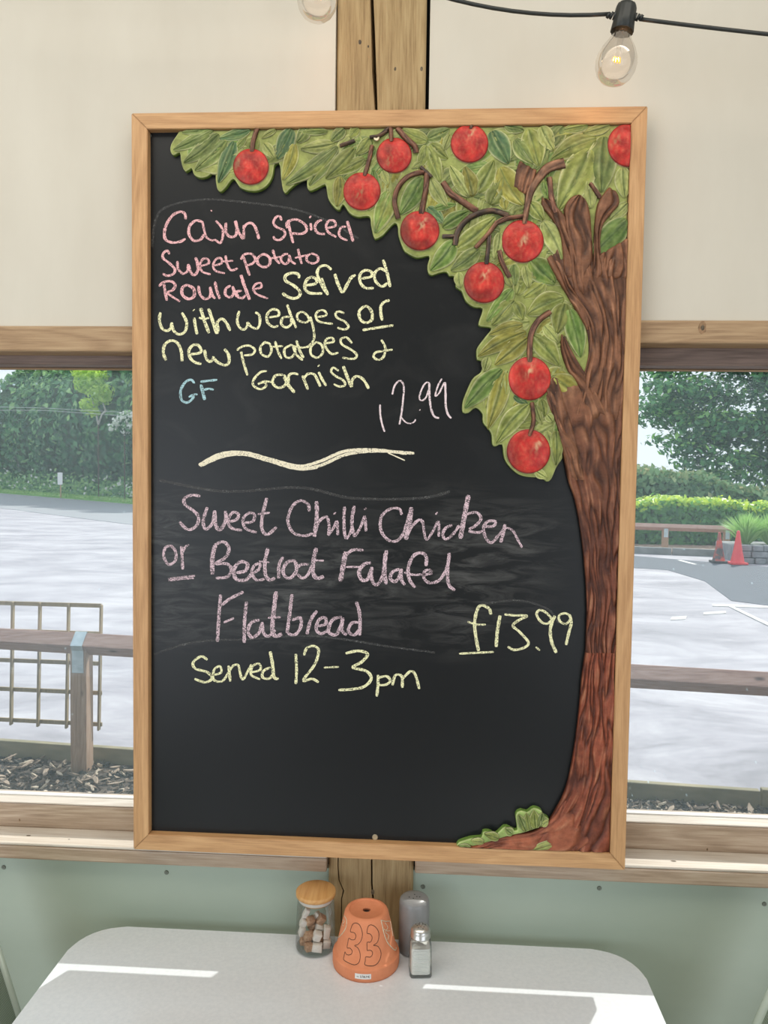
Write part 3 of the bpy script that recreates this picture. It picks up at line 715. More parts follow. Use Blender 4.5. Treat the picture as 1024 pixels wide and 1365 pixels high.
LV = [('1',(420,85),(62,262),48,0),('1',(470,120),(155,372),58,0),('1',(540,165),(250,440),62,0),('1',(600,175),(455,545),58,3),('1',(735,85),(455,165),42,3),('1',(400,72),(140,110),26,0),('1',(950,85),(825,160),22,5),('1',(840,200),(935,330),40,5),('1',(620,240),(700,150),26,0),
 ('2',(190,70),(60,345),66,3),('2',(320,60),(230,200),50,0),('2',(215,200),(105,520),50,2),('2',(560,205),(255,250),48,5),('2',(590,222),(125,560),56,0),('2',(585,235),(330,570),64,0),('2',(730,240),(470,510),66,1),('2',(820,330),(560,470),46,1),('2',(600,480),(570,745),54,2),('2',(850,160),(735,300),46,1),('2',(500,100),(240,110),26,0),('2',(640,75),(520,190),44,0),('2',(760,70),(680,160),38,1),
 ('2',(1010,600),(895,975),70,4),('2',(880,420),(930,700),36,4),('2',(960,430),(1010,560),30,5),
 ('3',(130,540),(10,850),62,1),('3',(365,430),(185,725),66,4),('3',(400,165),(200,70),46,1),('3',(390,150),(570,70),44,0),('3',(420,180),(555,300),46,1),('3',(400,200),(500,480),52,1),('3',(390,190),(325,380),38,1),('3',(350,320),(280,370),18,5),
 ('3',(715,590),(560,340),42,5),('3',(745,585),(680,350),58,2),('3',(770,560),(905,300),64,1),('3',(600,500),(720,590),30,1),('3',(570,110),(520,240),26,5),
 ('3',(880,80),(1015,340),72,3),('3',(870,650),(970,430),68,1),('3',(420,450),(555,670),44,5),('3',(510,820),(720,690),48,4),('3',(395,660),(525,790),38,3),('3',(605,990),(920,730),62,1),('3',(440,680),(620,640),26,4),
 ('5',(430,130),(212,395),70,4),('5',(640,200),(385,395),60,0),('5',(810,60),(760,300),44,5),('5',(460,400),(470,540),34,5),('5',(925,540),(690,830),56,4),('5',(940,640),(735,860),66,1),('5',(860,430),(910,530),30,5),
 ('4',(60,40),(200,75),36,0),('4',(225,60),(300,325),66,1),('4',(130,130),(265,305),46,0),('4',(310,40),(400,215),46,5),('4',(470,40),(345,215),54,0),('4',(700,125),(375,275),62,1),('4',(655,185),(430,620),96,1),('4',(745,105),(725,505),84,0),('4',(790,38),(590,95),30,5),('4',(640,40),(450,75),30,0),
 ('4',(908,675),(655,930),72,4),('4',(910,565),(780,685),36,5),('4',(868,320),(885,540),48,5),('4',(632,410),(655,610),44,5),('4',(325,690),(462,965),56,5),('4',(235,560),(330,690),42,1),('4',(330,420),(355,545),30,4),('4',(30,320),(195,590),72,2),('4',(5,400),(70,620),54,2),
 ('6',(235,30),(415,205),68,4),('6',(130,60),(140,215),34,0),('6',(200,70),(230,230),30,5),('6',(475,290),(215,410),64,1),('6',(480,325),(420,540),64,1),('6',(500,360),(585,705),58,4),('6',(255,545),(440,760),60,1),('6',(130,320),(190,450),40,1),('6',(395,830),(645,1030),74,2),('6',(330,480),(430,600),34,5),
 ('7',(585,10),(205,205),54,2),('7',(560,-40),(290,40),40,2),('7',(595,55),(335,270),58,2),('7',(400,290),(105,600),66,4),('7',(420,300),(285,755),62,2),('7',(440,300),(430,500),40,5),('7',(605,555),(345,865),62,1),('7',(800,755),(800,1030),42,1),('7',(690,520),(720,660),34,1),('7',(640,560),(700,720),30,5),('7',(480,500),(590,560),30,3),('7',(730,760),(760,900),30,5),('7',(640,1060),(740,1125),30,5),('7',(730,640),(780,700),30,5),('7',(290,200),(260,320),30,5)]
def inside(x, y, poly):
    c = False; j = len(poly) - 1
    for i in range(len(poly)):
        (xi, yi), (xj, yj) = poly[i], poly[j]
        if (yi > y) != (yj > y) and x < (xj - xi) * (y - yi) / (yj - yi) + xi: c = not c
        j = i
    return c
lr = random.Random(21); cnt = 0
while cnt < 120:
    x, y = lr.uniform(232, 790), lr.uniform(170, 620)
    if x > 770 and y > 250: continue
    L = lr.uniform(30, 48); a = math.atan2(y - 150, x - 900) + lr.uniform(-.7, .7) + (1.0 if y < 260 else .3)
    a = PI * .75 + lr.uniform(-.75, .75) + (0 if y < 300 else .25); dx, dy = math.cos(a) * L, math.sin(a) * L
    if all(inside(x + dx * f + ox, y + dy * f + oy, outl) for f in (0, .5, 1) for ox, oy in ((0, 0), (5, 4), (-5, -4), (4, -5))):
        leaf('P', (x, y), (x + dx, y + dy), lr.uniform(8, 11.5), lr.choice([0, 1, 1, 4, 5, 5, 2]), -.0014 + .0001 * (cnt % 6), lr.uniform(-.06, .06)); cnt += 1
for i, (c, b, t, hw, ci) in enumerate(LV): leaf(c, b, t, hw, ci, .00012 * (i % 7), rnd.uniform(-.05, .05))

def apple(cx, cy, r, stem=(0, -.75), hl=(.0, -.1), dark=.3, sz=1.0):
    y0 = .0046; nr_, na = 22, 56; vs = []; fs = []; cols = []; seed = rnd.random() * 50
    for i in range(nr_ + 1):
        q = i / nr_
        for k in range(na):
            a = 2 * PI * k / na; ex = math.cos(a) * q; ey = math.sin(a) * q
            p = W(cx + ex * r, cy + ey * r * 1.02, y0)
            hgt = .0068 * math.sqrt(max(0, 1 - q ** 2.4)) - .0022 * math.exp(-(((ex - stem[0]) ** 2 + (ey - stem[1]) ** 2) / .05))
            if i == nr_: hgt = -.002
            n1 = noise.noise(Vector((ex * 2.2 + seed, ey * 2.2, seed))); n2 = noise.noise(Vector((ex * 8 + seed, ey * 5, 3)))
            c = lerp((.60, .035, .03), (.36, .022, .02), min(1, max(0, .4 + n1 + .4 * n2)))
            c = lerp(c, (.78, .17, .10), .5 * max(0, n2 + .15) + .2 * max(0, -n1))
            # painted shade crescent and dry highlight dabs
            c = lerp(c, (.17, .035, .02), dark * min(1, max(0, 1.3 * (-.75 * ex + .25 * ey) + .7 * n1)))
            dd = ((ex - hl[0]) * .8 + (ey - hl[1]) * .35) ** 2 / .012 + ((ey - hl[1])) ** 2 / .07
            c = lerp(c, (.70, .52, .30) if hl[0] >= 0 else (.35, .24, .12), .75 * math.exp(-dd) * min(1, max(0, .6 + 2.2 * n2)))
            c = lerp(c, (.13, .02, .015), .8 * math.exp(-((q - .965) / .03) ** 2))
            if i == nr_: c = (.60, .55, .34)
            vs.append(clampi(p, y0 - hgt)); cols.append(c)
    for i in range(nr_):
        for k in range(na):
            a = i * na + k; b = i * na + (k + 1) % na; fs.append((a, b, b + na, a + na))
    return mesh_obj('apple', vs, fs, M['relief'], foliage, True, None, cols)
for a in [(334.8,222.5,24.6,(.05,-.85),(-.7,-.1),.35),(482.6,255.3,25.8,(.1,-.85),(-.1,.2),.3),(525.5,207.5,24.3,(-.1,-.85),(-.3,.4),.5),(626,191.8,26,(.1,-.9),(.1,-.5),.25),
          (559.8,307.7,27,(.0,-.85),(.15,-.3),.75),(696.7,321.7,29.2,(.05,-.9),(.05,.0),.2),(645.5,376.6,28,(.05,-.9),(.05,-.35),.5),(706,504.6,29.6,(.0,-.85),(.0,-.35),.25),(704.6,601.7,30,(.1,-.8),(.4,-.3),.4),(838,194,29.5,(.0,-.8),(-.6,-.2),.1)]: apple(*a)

def band(name, Lp, Rp, n, m, y0, h, parent, ends=(1, 1), cd2=None, cl2=None, cd=(.10, .045, .022), cl=(.40, .20, .11), fx=9, fy=10, seed=0, mat='bark', edge=True):
    Lq = resample(smooth_line(Lp, 4), n); Rq = resample(smooth_line(Rp, 4), n)
    vs = []; fs = []; cols = []
    wdt = sum(math.dist(a, b) for a, b in zip(Lq, Rq)) / n
    acc = 0
    for i in range(n):
        if i: acc += math.dist(((Lq[i][0] + Rq[i][0]) / 2, (Lq[i][1] + Rq[i][1]) / 2), ((Lq[i - 1][0] + Rq[i - 1][0]) / 2, (Lq[i - 1][1] + Rq[i - 1][1]) / 2))
        for j in range(m + 1):
            v = j / m; px = Lq[i][0] + (Rq[i][0] - Lq[i][0]) * v; py = Lq[i][1] + (Rq[i][1] - Lq[i][1]) * v
            p = W(px, py, y0)
            sx = v * wdt / fx; sy = acc / (fy * 6)
            wob = noise.noise(Vector((sx * .5, sy * 1.3, seed + 7))) * .9
            g1 = abs(noise.noise(Vector((sx + wob, sy, seed)))); g2 = noise.noise(Vector((sx * 3.2 + wob * 2, sy * 2.2, seed + 3)))
            ridge = min(1, g1 * 3.2); rg = ridge + .22 * g2
            edgef = min(1, min(v, 1 - v) * m / 3.0)
            prof = (1 - (2 * v - 1) ** 6) ** .5 if edge else 1
            te = 1.0; fi = i / (n - 1)
            if ends[0]: te = min(te, .35 + fi * 14)
            if ends[1]: te = min(te, .35 + (1 - fi) * 14)
            te = min(te, 1)
            hh = te * h * (.45 + .4 * prof) + .0040 * (rg - .5) * edgef
            if edge and j in (0, m): hh = -.002
            k2 = max(0, fi - .35) / .65 if cd2 else 0
            c = lerp(lerp(cd, cd2 or cd, k2), lerp(cl, cl2 or cl, k2), min(1, max(0, .15 + .75 * rg)))
            c = lerp(c, (.50, .25, .14), .8 * max(0, g2) ** 1.2 * ridge)
            big = noise.noise(Vector((sx * .3, sy * .5, seed + 20)))
            c = tuple(q * (1 + .35 * big) for q in c)
            if j in (0, m): c = tuple(q * .5 for q in cd)
            vs.append(clampi(p, y0 - hh)); cols.append(c)
    for i in range(n - 1):
        for j in range(m):
            a = i * (m + 1) + j; fs.append((a, a + 1, a + m + 2, a + m + 1))
    # end caps drop to the board
    return mesh_obj(name, vs, fs, M[mat], parent, True, None, cols)
rx = lambda y: 843 - .0317 * (y - 163) + 1.5
LOW = dict(cd=(.045, .012, .007), cl=(.29, .075, .038)); UP = dict(cd=(.035, .014, .008), cl=(.23, .10, .052))
trunk = band('trunk', [(688,1150),(712,1118),(735,1087),(753,1052),(763,1009),(771,951),(775,904),(780,869)], [(rx(y)+.5*(y>1100), y) for y in (1150,1118,1087,1052,1009,951,904,869)], 170, 60, .0085, .0075, bd, seed=1, ends=(0, 0), **LOW)
trunk['label'] = 'painted brown carved tree trunk'
# close the trunk edge against the board
def T2(name, L_, R_, n, m, y0, h, seed, **k): return band(name, L_, R_, n, m, y0, h, trunk, seed=seed, **k)
T2('bark_section', [(780,869.5),(782,815),(780,768),(775,718),(767,671),(757,640),(750,606),(740,566),(729,538),(722,512)], [(rx(y), y) for y in (869.5,815,768,718,671,640,600,560,530,505)], 190, 60, .0085, .0072, 4, ends=(0, 1), cd=(.035,.011,.007), cl=(.20,.065,.036), cd2=(.035,.014,.008), cl2=(.23,.10,.052))
T2('branch', [(786,560),(768,510),(756,494),(747,466),(748,446)], [(812,555),(792,515),(776,490),(764,470),(752,446)], 50, 18, .0052, .0055, 8, **UP)
T2('bark_section', [(764,560),(775,510),(784,470),(779,432),(763,404),(744,372),(730,342)], [(rx(y), y) for y in (560,510,470,432,404,372,342)], 110, 60, .0062, .0062, 12, **UP)
T2('branch', [(752,372),(749,335),(746,314),(738,297),(722,275),(722.5,263)], [(778,372),(766,330),(758,300),(750,285),(735,270),(726,265)], 50, 20, .0052, .006, 15, **UP)
T2('branch', [(764,392),(757,340),(752,300),(751,278),(760,264),(771,260)], [(792,392),(791,340),(789,310),(787,285),(781,268),(774,261)], 60, 24, .0052, .0066, 17, **UP)
T2('branch', [(789,372),(791,330),(792,300),(796,272),(806,256),(811,250)], [(806,372),(800,330),(803,303),(815,286),(826,272),(822,256)], 50, 20, .0052, .0060, 19, **UP)
T2('branch', [(792,372),(795,342)], [(rx(372), 372), (rx(316), 316)], 30, 40, .0058, .0062, 22, **UP)
T2('branch', [(684,250),(686,232),(692,214)], [(703,262),(712,245),(716,228)], 24, 16, .0052, .005, 25, **UP)
T2('bark_section', [(728,346),(742,372),(762,405),(782,440)], [(744,332),(756,372),(775,405),(790,440)], 60, 18, .0048, .0058, 27, **UP)
T2('bark_section', [(725,512),(735,545),(750,600),(760,640)], [(742,500),(756,545),(772,600),(780,640)], 60, 16, .0052, .0048, 29, **UP)
T2('root', [(752,1062),(738,1086),(714,1106),(684,1112),(646,1122),(613,1131)], [(790,1120),(760,1138),(720,1137),(684,1135),(646,1133),(613,1132.5)], 110, 26, .0065, .0072, 31, cd=(.09,.022,.012), cl=(.40,.12,.06))
def twig(crop, pts, w, cd=(.06, .028, .02), cl=(.26, .12, .075), tap=1.0):
    P = smooth_line(T(crop, pts), 3); n = len(P); Lq = []; Rq = []
    for i, p in enumerate(P):
        a = P[max(i - 1, 0)]; b = P[min(i + 1, n - 1)]; dx, dy = b[0] - a[0], b[1] - a[1]; l = math.hypot(dx, dy) or 1
        q = w / 2 * (1 - (1 - tap) * i / (n - 1)); Lq.append((p[0] - dy / l * q, p[1] + dx / l * q)); Rq.append((p[0] + dy / l * q, p[1] - dx / l * q))
    return band('stem', Lq, Rq, max(8, n), 6, .0020, .0030, foliage, cd=cd, cl=cl, fx=4, fy=5, seed=rnd.random() * 40)
DK = dict(cd=(.03, .022, .02), cl=(.12, .085, .065))
twig('1', [(785,66),(765,130),(750,180),(740,272)], 6.5); twig('2', [(870,215),(845,340),(805,478)], 6); twig('3', [(118,50),(125,165)], 6)
twig('3', [(105,55),(50,105),(5,130)], 4.5, **DK); twig('3', [(170,58),(230,130),(300,195),(312,250)], 8)
twig('2', [(722,172),(655,200),(595,218)], 5, **DK); twig('2', [(1000,90),(930,135),(850,145)], 4.5, **DK)
twig('3', [(395,400),(382,540),(350,712)], 8); twig('3', [(372,392),(300,405),(230,440),(170,520),(148,620),(177,748)], 7)
twig('3', [(345,352),(430,432)], 5, **DK); twig('3', [(515,470),(570,550),(640,600),(775,690)], 9)
twig('3', [(1010,722),(900,685),(790,705),(690,760),(625,850),(608,950)], 8, **DK)
twig('3', [(1030,728),(930,775),(860,860),(760,970)], 6); twig('5', [(722,85),(710,200),(695,335)], 6, **DK); twig('5', [(805,215),(830,320),(895,445)], 7)
twig('3', [(620,880),(510,880)], 6, **DK)
twig('4', [(475,290),(370,320),(300,390),(245,480),(222,580),(200,712)], 15, tap=.45, cl=(.38,.20,.12)); twig('4', [(372,390),(385,520),(415,632)], 8)
twig('4', [(200,655),(90,670),(0,705)], 6); twig('4', [(650,430),(720,530)], 6); twig('6', [(378,385),(290,455),(243,560),(238,735)], 8)
twig('7', [(622,548),(635,690),(600,805)], 6)
for x, y in [(733, 72)]: pass
twig('3', [(735,38),(722,70)], 5, **DK)
# grass tufts at the root
gr = T('M', [(36,275),(45,250),(110,228),(165,222),(172,195),(205,192),(240,205),(285,168),(315,175),(352,185),(345,105),(375,82),(405,90),(440,68),(480,82),(492,108),(520,125),(500,155),(400,195),(300,218),(200,250),(110,280),(60,290)])
moss = plaque('moss_tuft', smooth_line(gr, 3, True), .0030, YB, M['relief'], (.34, .46, .14), (.17, .30, .06), bd, .0025)
moss['label'] = 'painted green grassy tuft beside the root'
def mleaf(crop, base, tip, hw, ci, par):
    o = leaf(crop, base, tip, hw, ci, .0040); o.parent = par; o.name = 'leaf_blade'
for b, t, h, c in [((400,190),(360,100),22,0),((420,185),(400,95),22,1),((450,175),(440,78),26,1),((470,165),(485,90),22,0),((480,160),(515,128),16,5),((260,225),(180,200),20,1),((330,205),(290,172),20,0),((180,245),(110,235),16,5),((110,275),(45,262),14,0)]:
    mleaf('M', b, t, h, c, moss)
mleaf('M', (575,243), (412,292), 24, 5, moss)

# =================================================================== TABLE
M['table'] = mat_noise('pale laminate', [(.3, (.70, .735, .78)), (.7, (.77, .80, .84))], 150, .22, (1, 1, 1), 4, .03, .001)
tb = root('cafe_table', (-.117, -.30, 0), 'white laminate table with rounded corners against the sage wall', 'table')
def rrect(x0, x1, y0, y1, r, k=8):
    out = []
    for cx, cy, a0 in ((x1 - r, y1 - r, 0), (x0 + r, y1 - r, 90), (x0 + r, y0 + r, 180), (x1 - r, y0 + r, 270)):
        for i in range(k + 1):
            a = math.radians(a0 + 90 * i / k); out.append((cx + r * math.cos(a), cy + r * math.sin(a)))
    return out
def slab(name, pts, z0, z1, mat, parent, bev=.002):
    bm = bmesh.new(); lo = [bm.verts.new((x, y, z0)) for x, y in pts]; hi = [bm.verts.new((x, y, z1)) for x, y in pts]
    bm.faces.new(lo[::-1]); bm.faces.new(hi); n = len(pts)
    for i in range(n): bm.faces.new((lo[i], lo[(i + 1) % n], hi[(i + 1) % n], hi[i]))
    es = [e for e in bm.edges if abs(e.verts[0].co.z - e.verts[1].co.z) < 1e-6]
    bmesh.ops.bevel(bm, geom=es, offset=bev, segments=2, affect='EDGES')
    return from_bm(name, bm, mat, parent)
slab('tabletop', rrect(-.606, .372, -.64, .0245, .075), .722, .745, M['table'], tb)
M['chrome'] = mat_plain('grey powder coat', (.25, .26, .27), .35, .6)
for sx in (-.40, .166):
    tube('leg', [(sx, -.30, .02), (sx, -.30, .72)], .03, M['chrome'], tb, 20)
    box('foot', (sx - .03, -.55, .0), (sx + .03, -.05, .022), M['chrome'], tb, .006)
box('cross_rail', (-.38, -.32, .69), (.146, -.28, .721), M['chrome'], tb, .003)

# chairs -------------------------------------------------------------
M['sling'] = None
def sling_mat():
    m, nt, bs, out = newmat('sage woven sling')
    a = nd(nt, 'ShaderNodeTexWave'); a.inputs['Scale'].default_value = 95; a.bands_direction = 'Y'; nt.links.new(coords(nt), a.inputs[0])
    b = nd(nt, 'ShaderNodeTexWave'); b.inputs['Scale'].default_value = 95; b.bands_direction = 'Z'; nt.links.new(coords(nt), b.inputs[0])
    mm = nd(nt, 'ShaderNodeMath', operation='MULTIPLY'); nt.links.new(a.outputs['Fac'], mm.inputs[0]); nt.links.new(b.outputs['Fac'], mm.inputs[1])
    nt.links.new(ramp(nt, mm.outputs[0], [(.0, (.34, .42, .34)), (.5, (.60, .67, .58))]), bs.inputs['Base Color']); bs.inputs['Roughness'].default_value = .6
    bump(nt, bs, mm.outputs[0], .4, .001); return m
M['sling'] = sling_mat(); M['cframe'] = mat_plain('pale frame', (.56, .64, .56), .4)
def chair(side, xt, sl, yfar, label):
    # side -1: left of the table facing +X. xt = x of the back at z .745
    d = -side
    bx = lambda z: xt + d * sl * (.745 - z)
    t = root('garden_chair', (bx(.43) + d * .2, yfar - .23, 0), label, 'chair')
    yn = yfar - .46; xb = bx(.40); xf = xb + d * .42
    bv = []; bf = []; n = 14
    for i in range(n + 1):
        z = .45 + (.93 - .45) * i / n
        for j, yy in enumerate((yfar - .008, (yfar + yn) / 2, yn + .008)):
            bv.append((bx(z) - d * .012 * (j == 1), yy, z))
    for i in range(n):
        for j in range(2): a = i * 3 + j; bf.append((a, a + 1, a + 4, a + 3))
    o = mesh_obj('backrest', bv, bf, M['sling'], t, True); so = o.modifiers.new('thick', 'SOLIDIFY'); so.thickness = .003
    sv = []; sf = []
    for i in range(9):
        x = xb + (xf - xb) * i / 8
        for j, yy in enumerate((yfar - .012, (yfar + yn) / 2, yn + .012)): sv.append((x, yy, .435 - .012 * (j == 1)))
    for i in range(8):
        for j in range(2): a = i * 3 + j; sf.append((a, a + 1, a + 4, a + 3))
    o = mesh_obj('seat', sv, sf, M['sling'], t, True); so = o.modifiers.new('thick', 'SOLIDIFY'); so.thickness = .003
    for yy in (yfar, yn):
        tube('back_rail', [(bx(.40), yy, .40), (bx(.94), yy, .94)], .008, M['cframe'], t, 10)
        tube('seat_rail', [(xb, yy, .43), (xf, yy, .44)], .011, M['cframe'], t, 10)
        tube('leg', [(xf - d * .02, yy, .43), (xf + d * .02, yy, .0)], .011, M['cframe'], t, 10)
        tube('leg', [(xb + d * .04, yy, .43), (xb - d * .06, yy, .0)], .011, M['cframe'], t, 10)
    tube('top_rail', [(bx(.94), yfar, .94), (bx(.94), yn, .94)], .008, M['cframe'], t, 10)
chair(-1, -.735, .31, -.05, 'sage green woven chair at the left end of the table')
chair(1, .578, .37, -.05, 'sage green woven chair at the right end of the table')

# =================================================================== THINGS ON THE TABLE
TZ = .7455
# terracotta pot upside down
M['terra'] = mat_noise('terracotta', [(.3, (.66, .225, .105)), (.7, (.75, .28, .14))], 40, .8, bmp=.08)
PC = (-.0925, -.041, TZ)
pot = root('plant_pot', PC, 'upturned terracotta flower pot painted with the number 33', 'plant pot')
R0, R1, HZ0, HZ1 = .0516, .0372, .0215, .092
prof = [(.052, .0), (.0556, .0), (.0564, .004), (.0564, .0185), (.0560, .0200), (.0548, .0212), (R0, HZ0 + .0005), ((R0 + R1) / 2, (HZ0 + HZ1 - .004) / 2), (R1, HZ1 - .006), (R1 - .0022, HZ1 - .0015), (R1 - .006, HZ1), (.0290, HZ1), (.0286, HZ1 - .0004), (.0280, HZ1 - .0016), (.0274, HZ1 - .0020), (.0072, HZ1 - .0020), (.0067, HZ1 - .0022), (.0066, HZ1 - .003), (.0066, HZ1 - .008), (.032, HZ1 - .010), (.0465, .024), (.050, .002), (.052, .0)]
lathe('pot_body', prof, PC, M['terra'], pot, 64)
box('drain_hole_shadow', (PC[0] - .007, PC[1] - .007, PC[2] + HZ1 - .0075), (PC[0] + .007, PC[1] + .007, PC[2] + HZ1 - .0070), M['dark'], pot, 0).name = 'drain_shade_disc'  # black plate standing in for the shade inside the drain hole
def on_pot(px, py, off=.0004):
    d = ray(px, py); k = (R1 - R0) / ((HZ1 - .006) - HZ0); o_ = CAM - Vector(PC)
    # r(z) = R0 + k (z - HZ0); solve |xy|^2 = r^2
    A = d.x ** 2 + d.y ** 2 - (k * d.z) ** 2; rb = R0 + off + k * (o_.z - HZ0)
    B = 2 * (o_.x * d.x + o_.y * d.y - k * d.z * rb); Cc = o_.x ** 2 + o_.y ** 2 - rb * rb
    D = B * B - 4 * A * Cc
    if D < 0: return None
    t = (-B - math.sqrt(D)) / (2 * A); return Vector(PC) + o_ + d * t
M['ink'] = mat_plain('black pen line', (.035, .02, .015), .6)
M['chk'] = mat_noise('white chalk outline', [(.3, (.60, .42, .28)), (.7, (.74, .70, .52))], 300, .9)
def pot_line(name, pts, r, mat, closed=False):
    q = smooth_line(T('Q', pts), .8, closed)
    if closed: q.append(q[0])
    P = [on_pot(*p) for p in q]; P = [p for p in P if p is not None]
    return tube(name, P, r, mat, pot, 5)
n3 = [(315,555),(325,500),(345,458),(385,442),(430,465),(460,530),(470,600),(450,675),(410,722),(368,737),(410,765),(438,830),(440,900),(420,960),(370,985),(300,965),(228,920),(232,870),(243,818),(258,845),(295,858),(330,840),(335,800),(305,768),(272,765),(280,700),(293,642),(330,660),(370,655),(385,610),(365,570)]
pot_line('number_outline', n3, .00042, M['ink'], True)
n3b = [(530,575),(535,520),(550,480),(590,467),(645,500),(682,565),(680,650),(655,705),(615,732),(670,745),(705,800),(712,860),(690,930),(650,980),(590,1000),(505,985),(508,930),(515,882),(570,885),(600,850),(595,810),(560,795),(533,800),(530,750),(533,693),(575,690),(597,640),(585,600),(560,582)]
pot_line('number_outline', n3b, .00042, M['ink'], True)
pot_line('crest_outline', [(712,405),(730,480),(755,590),(800,700),(860,770),(900,795),(910,760)], .0009, M['chk'])
pot_line('crest_outline', [(712,405),(770,420),(825,415)], .0007, M['chk'])
pot_line('crest_mark', [(765,440),(800,500),(770,560),(810,600),(800,660)], .0006, M['chk'])
pot_line('crest_mark', [(750,520),(790,545),(830,540)], .0006, M['chk'])
pot_line('crest_mark', [(830,420),(850,520),(868,610)], .0007, M['chk'])
pot_line('crest_outline', [(235,345),(265,410),(255,500),(215,570),(160,630)], .0008, M['chk'])
pot_line('crest_mark', [(215,400),(235,420),(212,460),(225,480)], .0006, M['chk'])
# price sticker on the rim, with tiny illegible print
M['sticker'] = mat_plain('white sticker', (.80, .80, .78), .5)
ang0 = math.atan2(G(485, 1302, TZ).y - PC[1], G(485, 1302, TZ).x - PC[0])
vs = []; fs = []
for i in range(9):
    a = ang0 - .235 + .47 * i / 8
    for z in (.0065, .0152): vs.append((PC[0] + .05665 * math.cos(a), PC[1] + .05665 * math.sin(a), PC[2] + z))
fs = [(2 * i, 2 * i + 2, 2 * i + 3, 2 * i + 1) for i in range(8)]
mesh_obj('sticker', vs, fs, M['sticker'], pot)
vs = []; fs = []
for i, (u0, u1, z0, z1) in enumerate([(.12,.16,.0098,.0112),(.19,.23,.0096,.0108),(.34,.37,.009,.0128),(.37,.40,.009,.0098),(.44,.46,.009,.0128),(.46,.49,.0120,.0128),(.46,.485,.0104,.0112),(.52,.545,.009,.0126),(.57,.60,.009,.0124),(.62,.64,.009,.0128),(.64,.67,.009,.0098),(.70,.72,.009,.0128),(.72,.76,.0112,.012),(.78,.80,.009,.0124),(.83,.86,.0092,.0128),(.87,.91,.0088,.0098),(.90,.92,.0105,.013)]):
    b = len(vs)
    for u, z in ((u0, z0), (u1, z0), (u1, z1), (u0, z1)):
        a = ang0 - .235 + .47 * u; vs.append((PC[0] + .0568 * math.cos(a), PC[1] + .0568 * math.sin(a), PC[2] + z))
    fs.append((b, b + 1, b + 2, b + 3))
mesh_obj('sticker_print', vs, fs, M['ink'], pot)

# glass jar of sugar lumps
M['jarglass'] = mat_thin_glass('jar glass', (.985, .99, .987), .03, .45, .03)
M['bamboo'] = mat_wood('bamboo lid', (.46, .22, .07), (.58, .31, .11), (.66, .39, .16), 'Y', 90, .45, .1, False)
M['seal'] = mat_plain('translucent seal', (.72, .66, .60), .4)
JC = (-.1835, -.0085, TZ)
jar = root('storage_jar', JC, 'clear glass jar with round bamboo lid, holding sugar lumps', 'jar')
lathe('glass_body', [(0, .0002), (.031, .0002), (.0335, .0015), (.0345, .006), (.0335, .05), (.0315, .088), (.0305, .0925)], JC, M['jarglass'], jar, 48)
lathe('glass_base', [(0, .0026), (.0322, .0026), (.0326, .0045), (0, .0045)], JC, M['jarglass'], jar, 48)
lathe('lid', [(0, .0930), (.0325, .0930), (.0345, .0945), (.0345, .1005), (.0330, .1018), (0, .1018)], JC, M['bamboo'], jar, 48)
lathe('seal_ring', [(.0290, .0860), (.0298, .0863), (.0302, .0880), (.0296, .0895), (.0302, .0912), (.0298, .0928), (.0290, .0928)], JC, M['seal'], jar, 48)
lathe('lid_plug', [(0, .0835), (.0272, .0835), (.0278, .0845), (.0278, .0928), (0, .0928)], JC, M['bamboo'], jar, 40)
M['sugw'] = mat_noise('white sugar', [(.3, (.72, .66, .58)), (.7, (.82, .78, .72))], 400, .8, bmp=.6, bd=.001)
M['sugb'] = mat_noise('brown sugar', [(.35, (.36, .20, .11)), (.65, (.58, .38, .25))], 350, .8, bmp=.8, bd=.001)
def lump(x, y, z, s, rot, brown, label):
    bm = bmesh.new(); bm_box(bm, (-s[0] / 2, -s[1] / 2, -s[2] / 2), (s[0] / 2, s[1] / 2, s[2] / 2), min(s) * .14, 2)
    for v in bm.verts:
        v.co += v.co.normalized() * .0026 * noise.noise(v.co * 130 + Vector((x * 99, y * 99, z * 99)))
    M_ = Matrix.Rotation(rot[2], 4, 'Z') @ Matrix.Rotation(rot[0], 4, 'X') @ Matrix.Rotation(rot[1], 4, 'Y'); M_.translation = Vector((JC[0] + x, JC[1] + y, TZ + z))
    bm.transform(M_); o = from_bm('sugar_lump', bm, M['sugb'] if brown else M['sugw'], None, True)
    tag(o, label, 'sugar lump', 'sugar lumps in the glass jar')
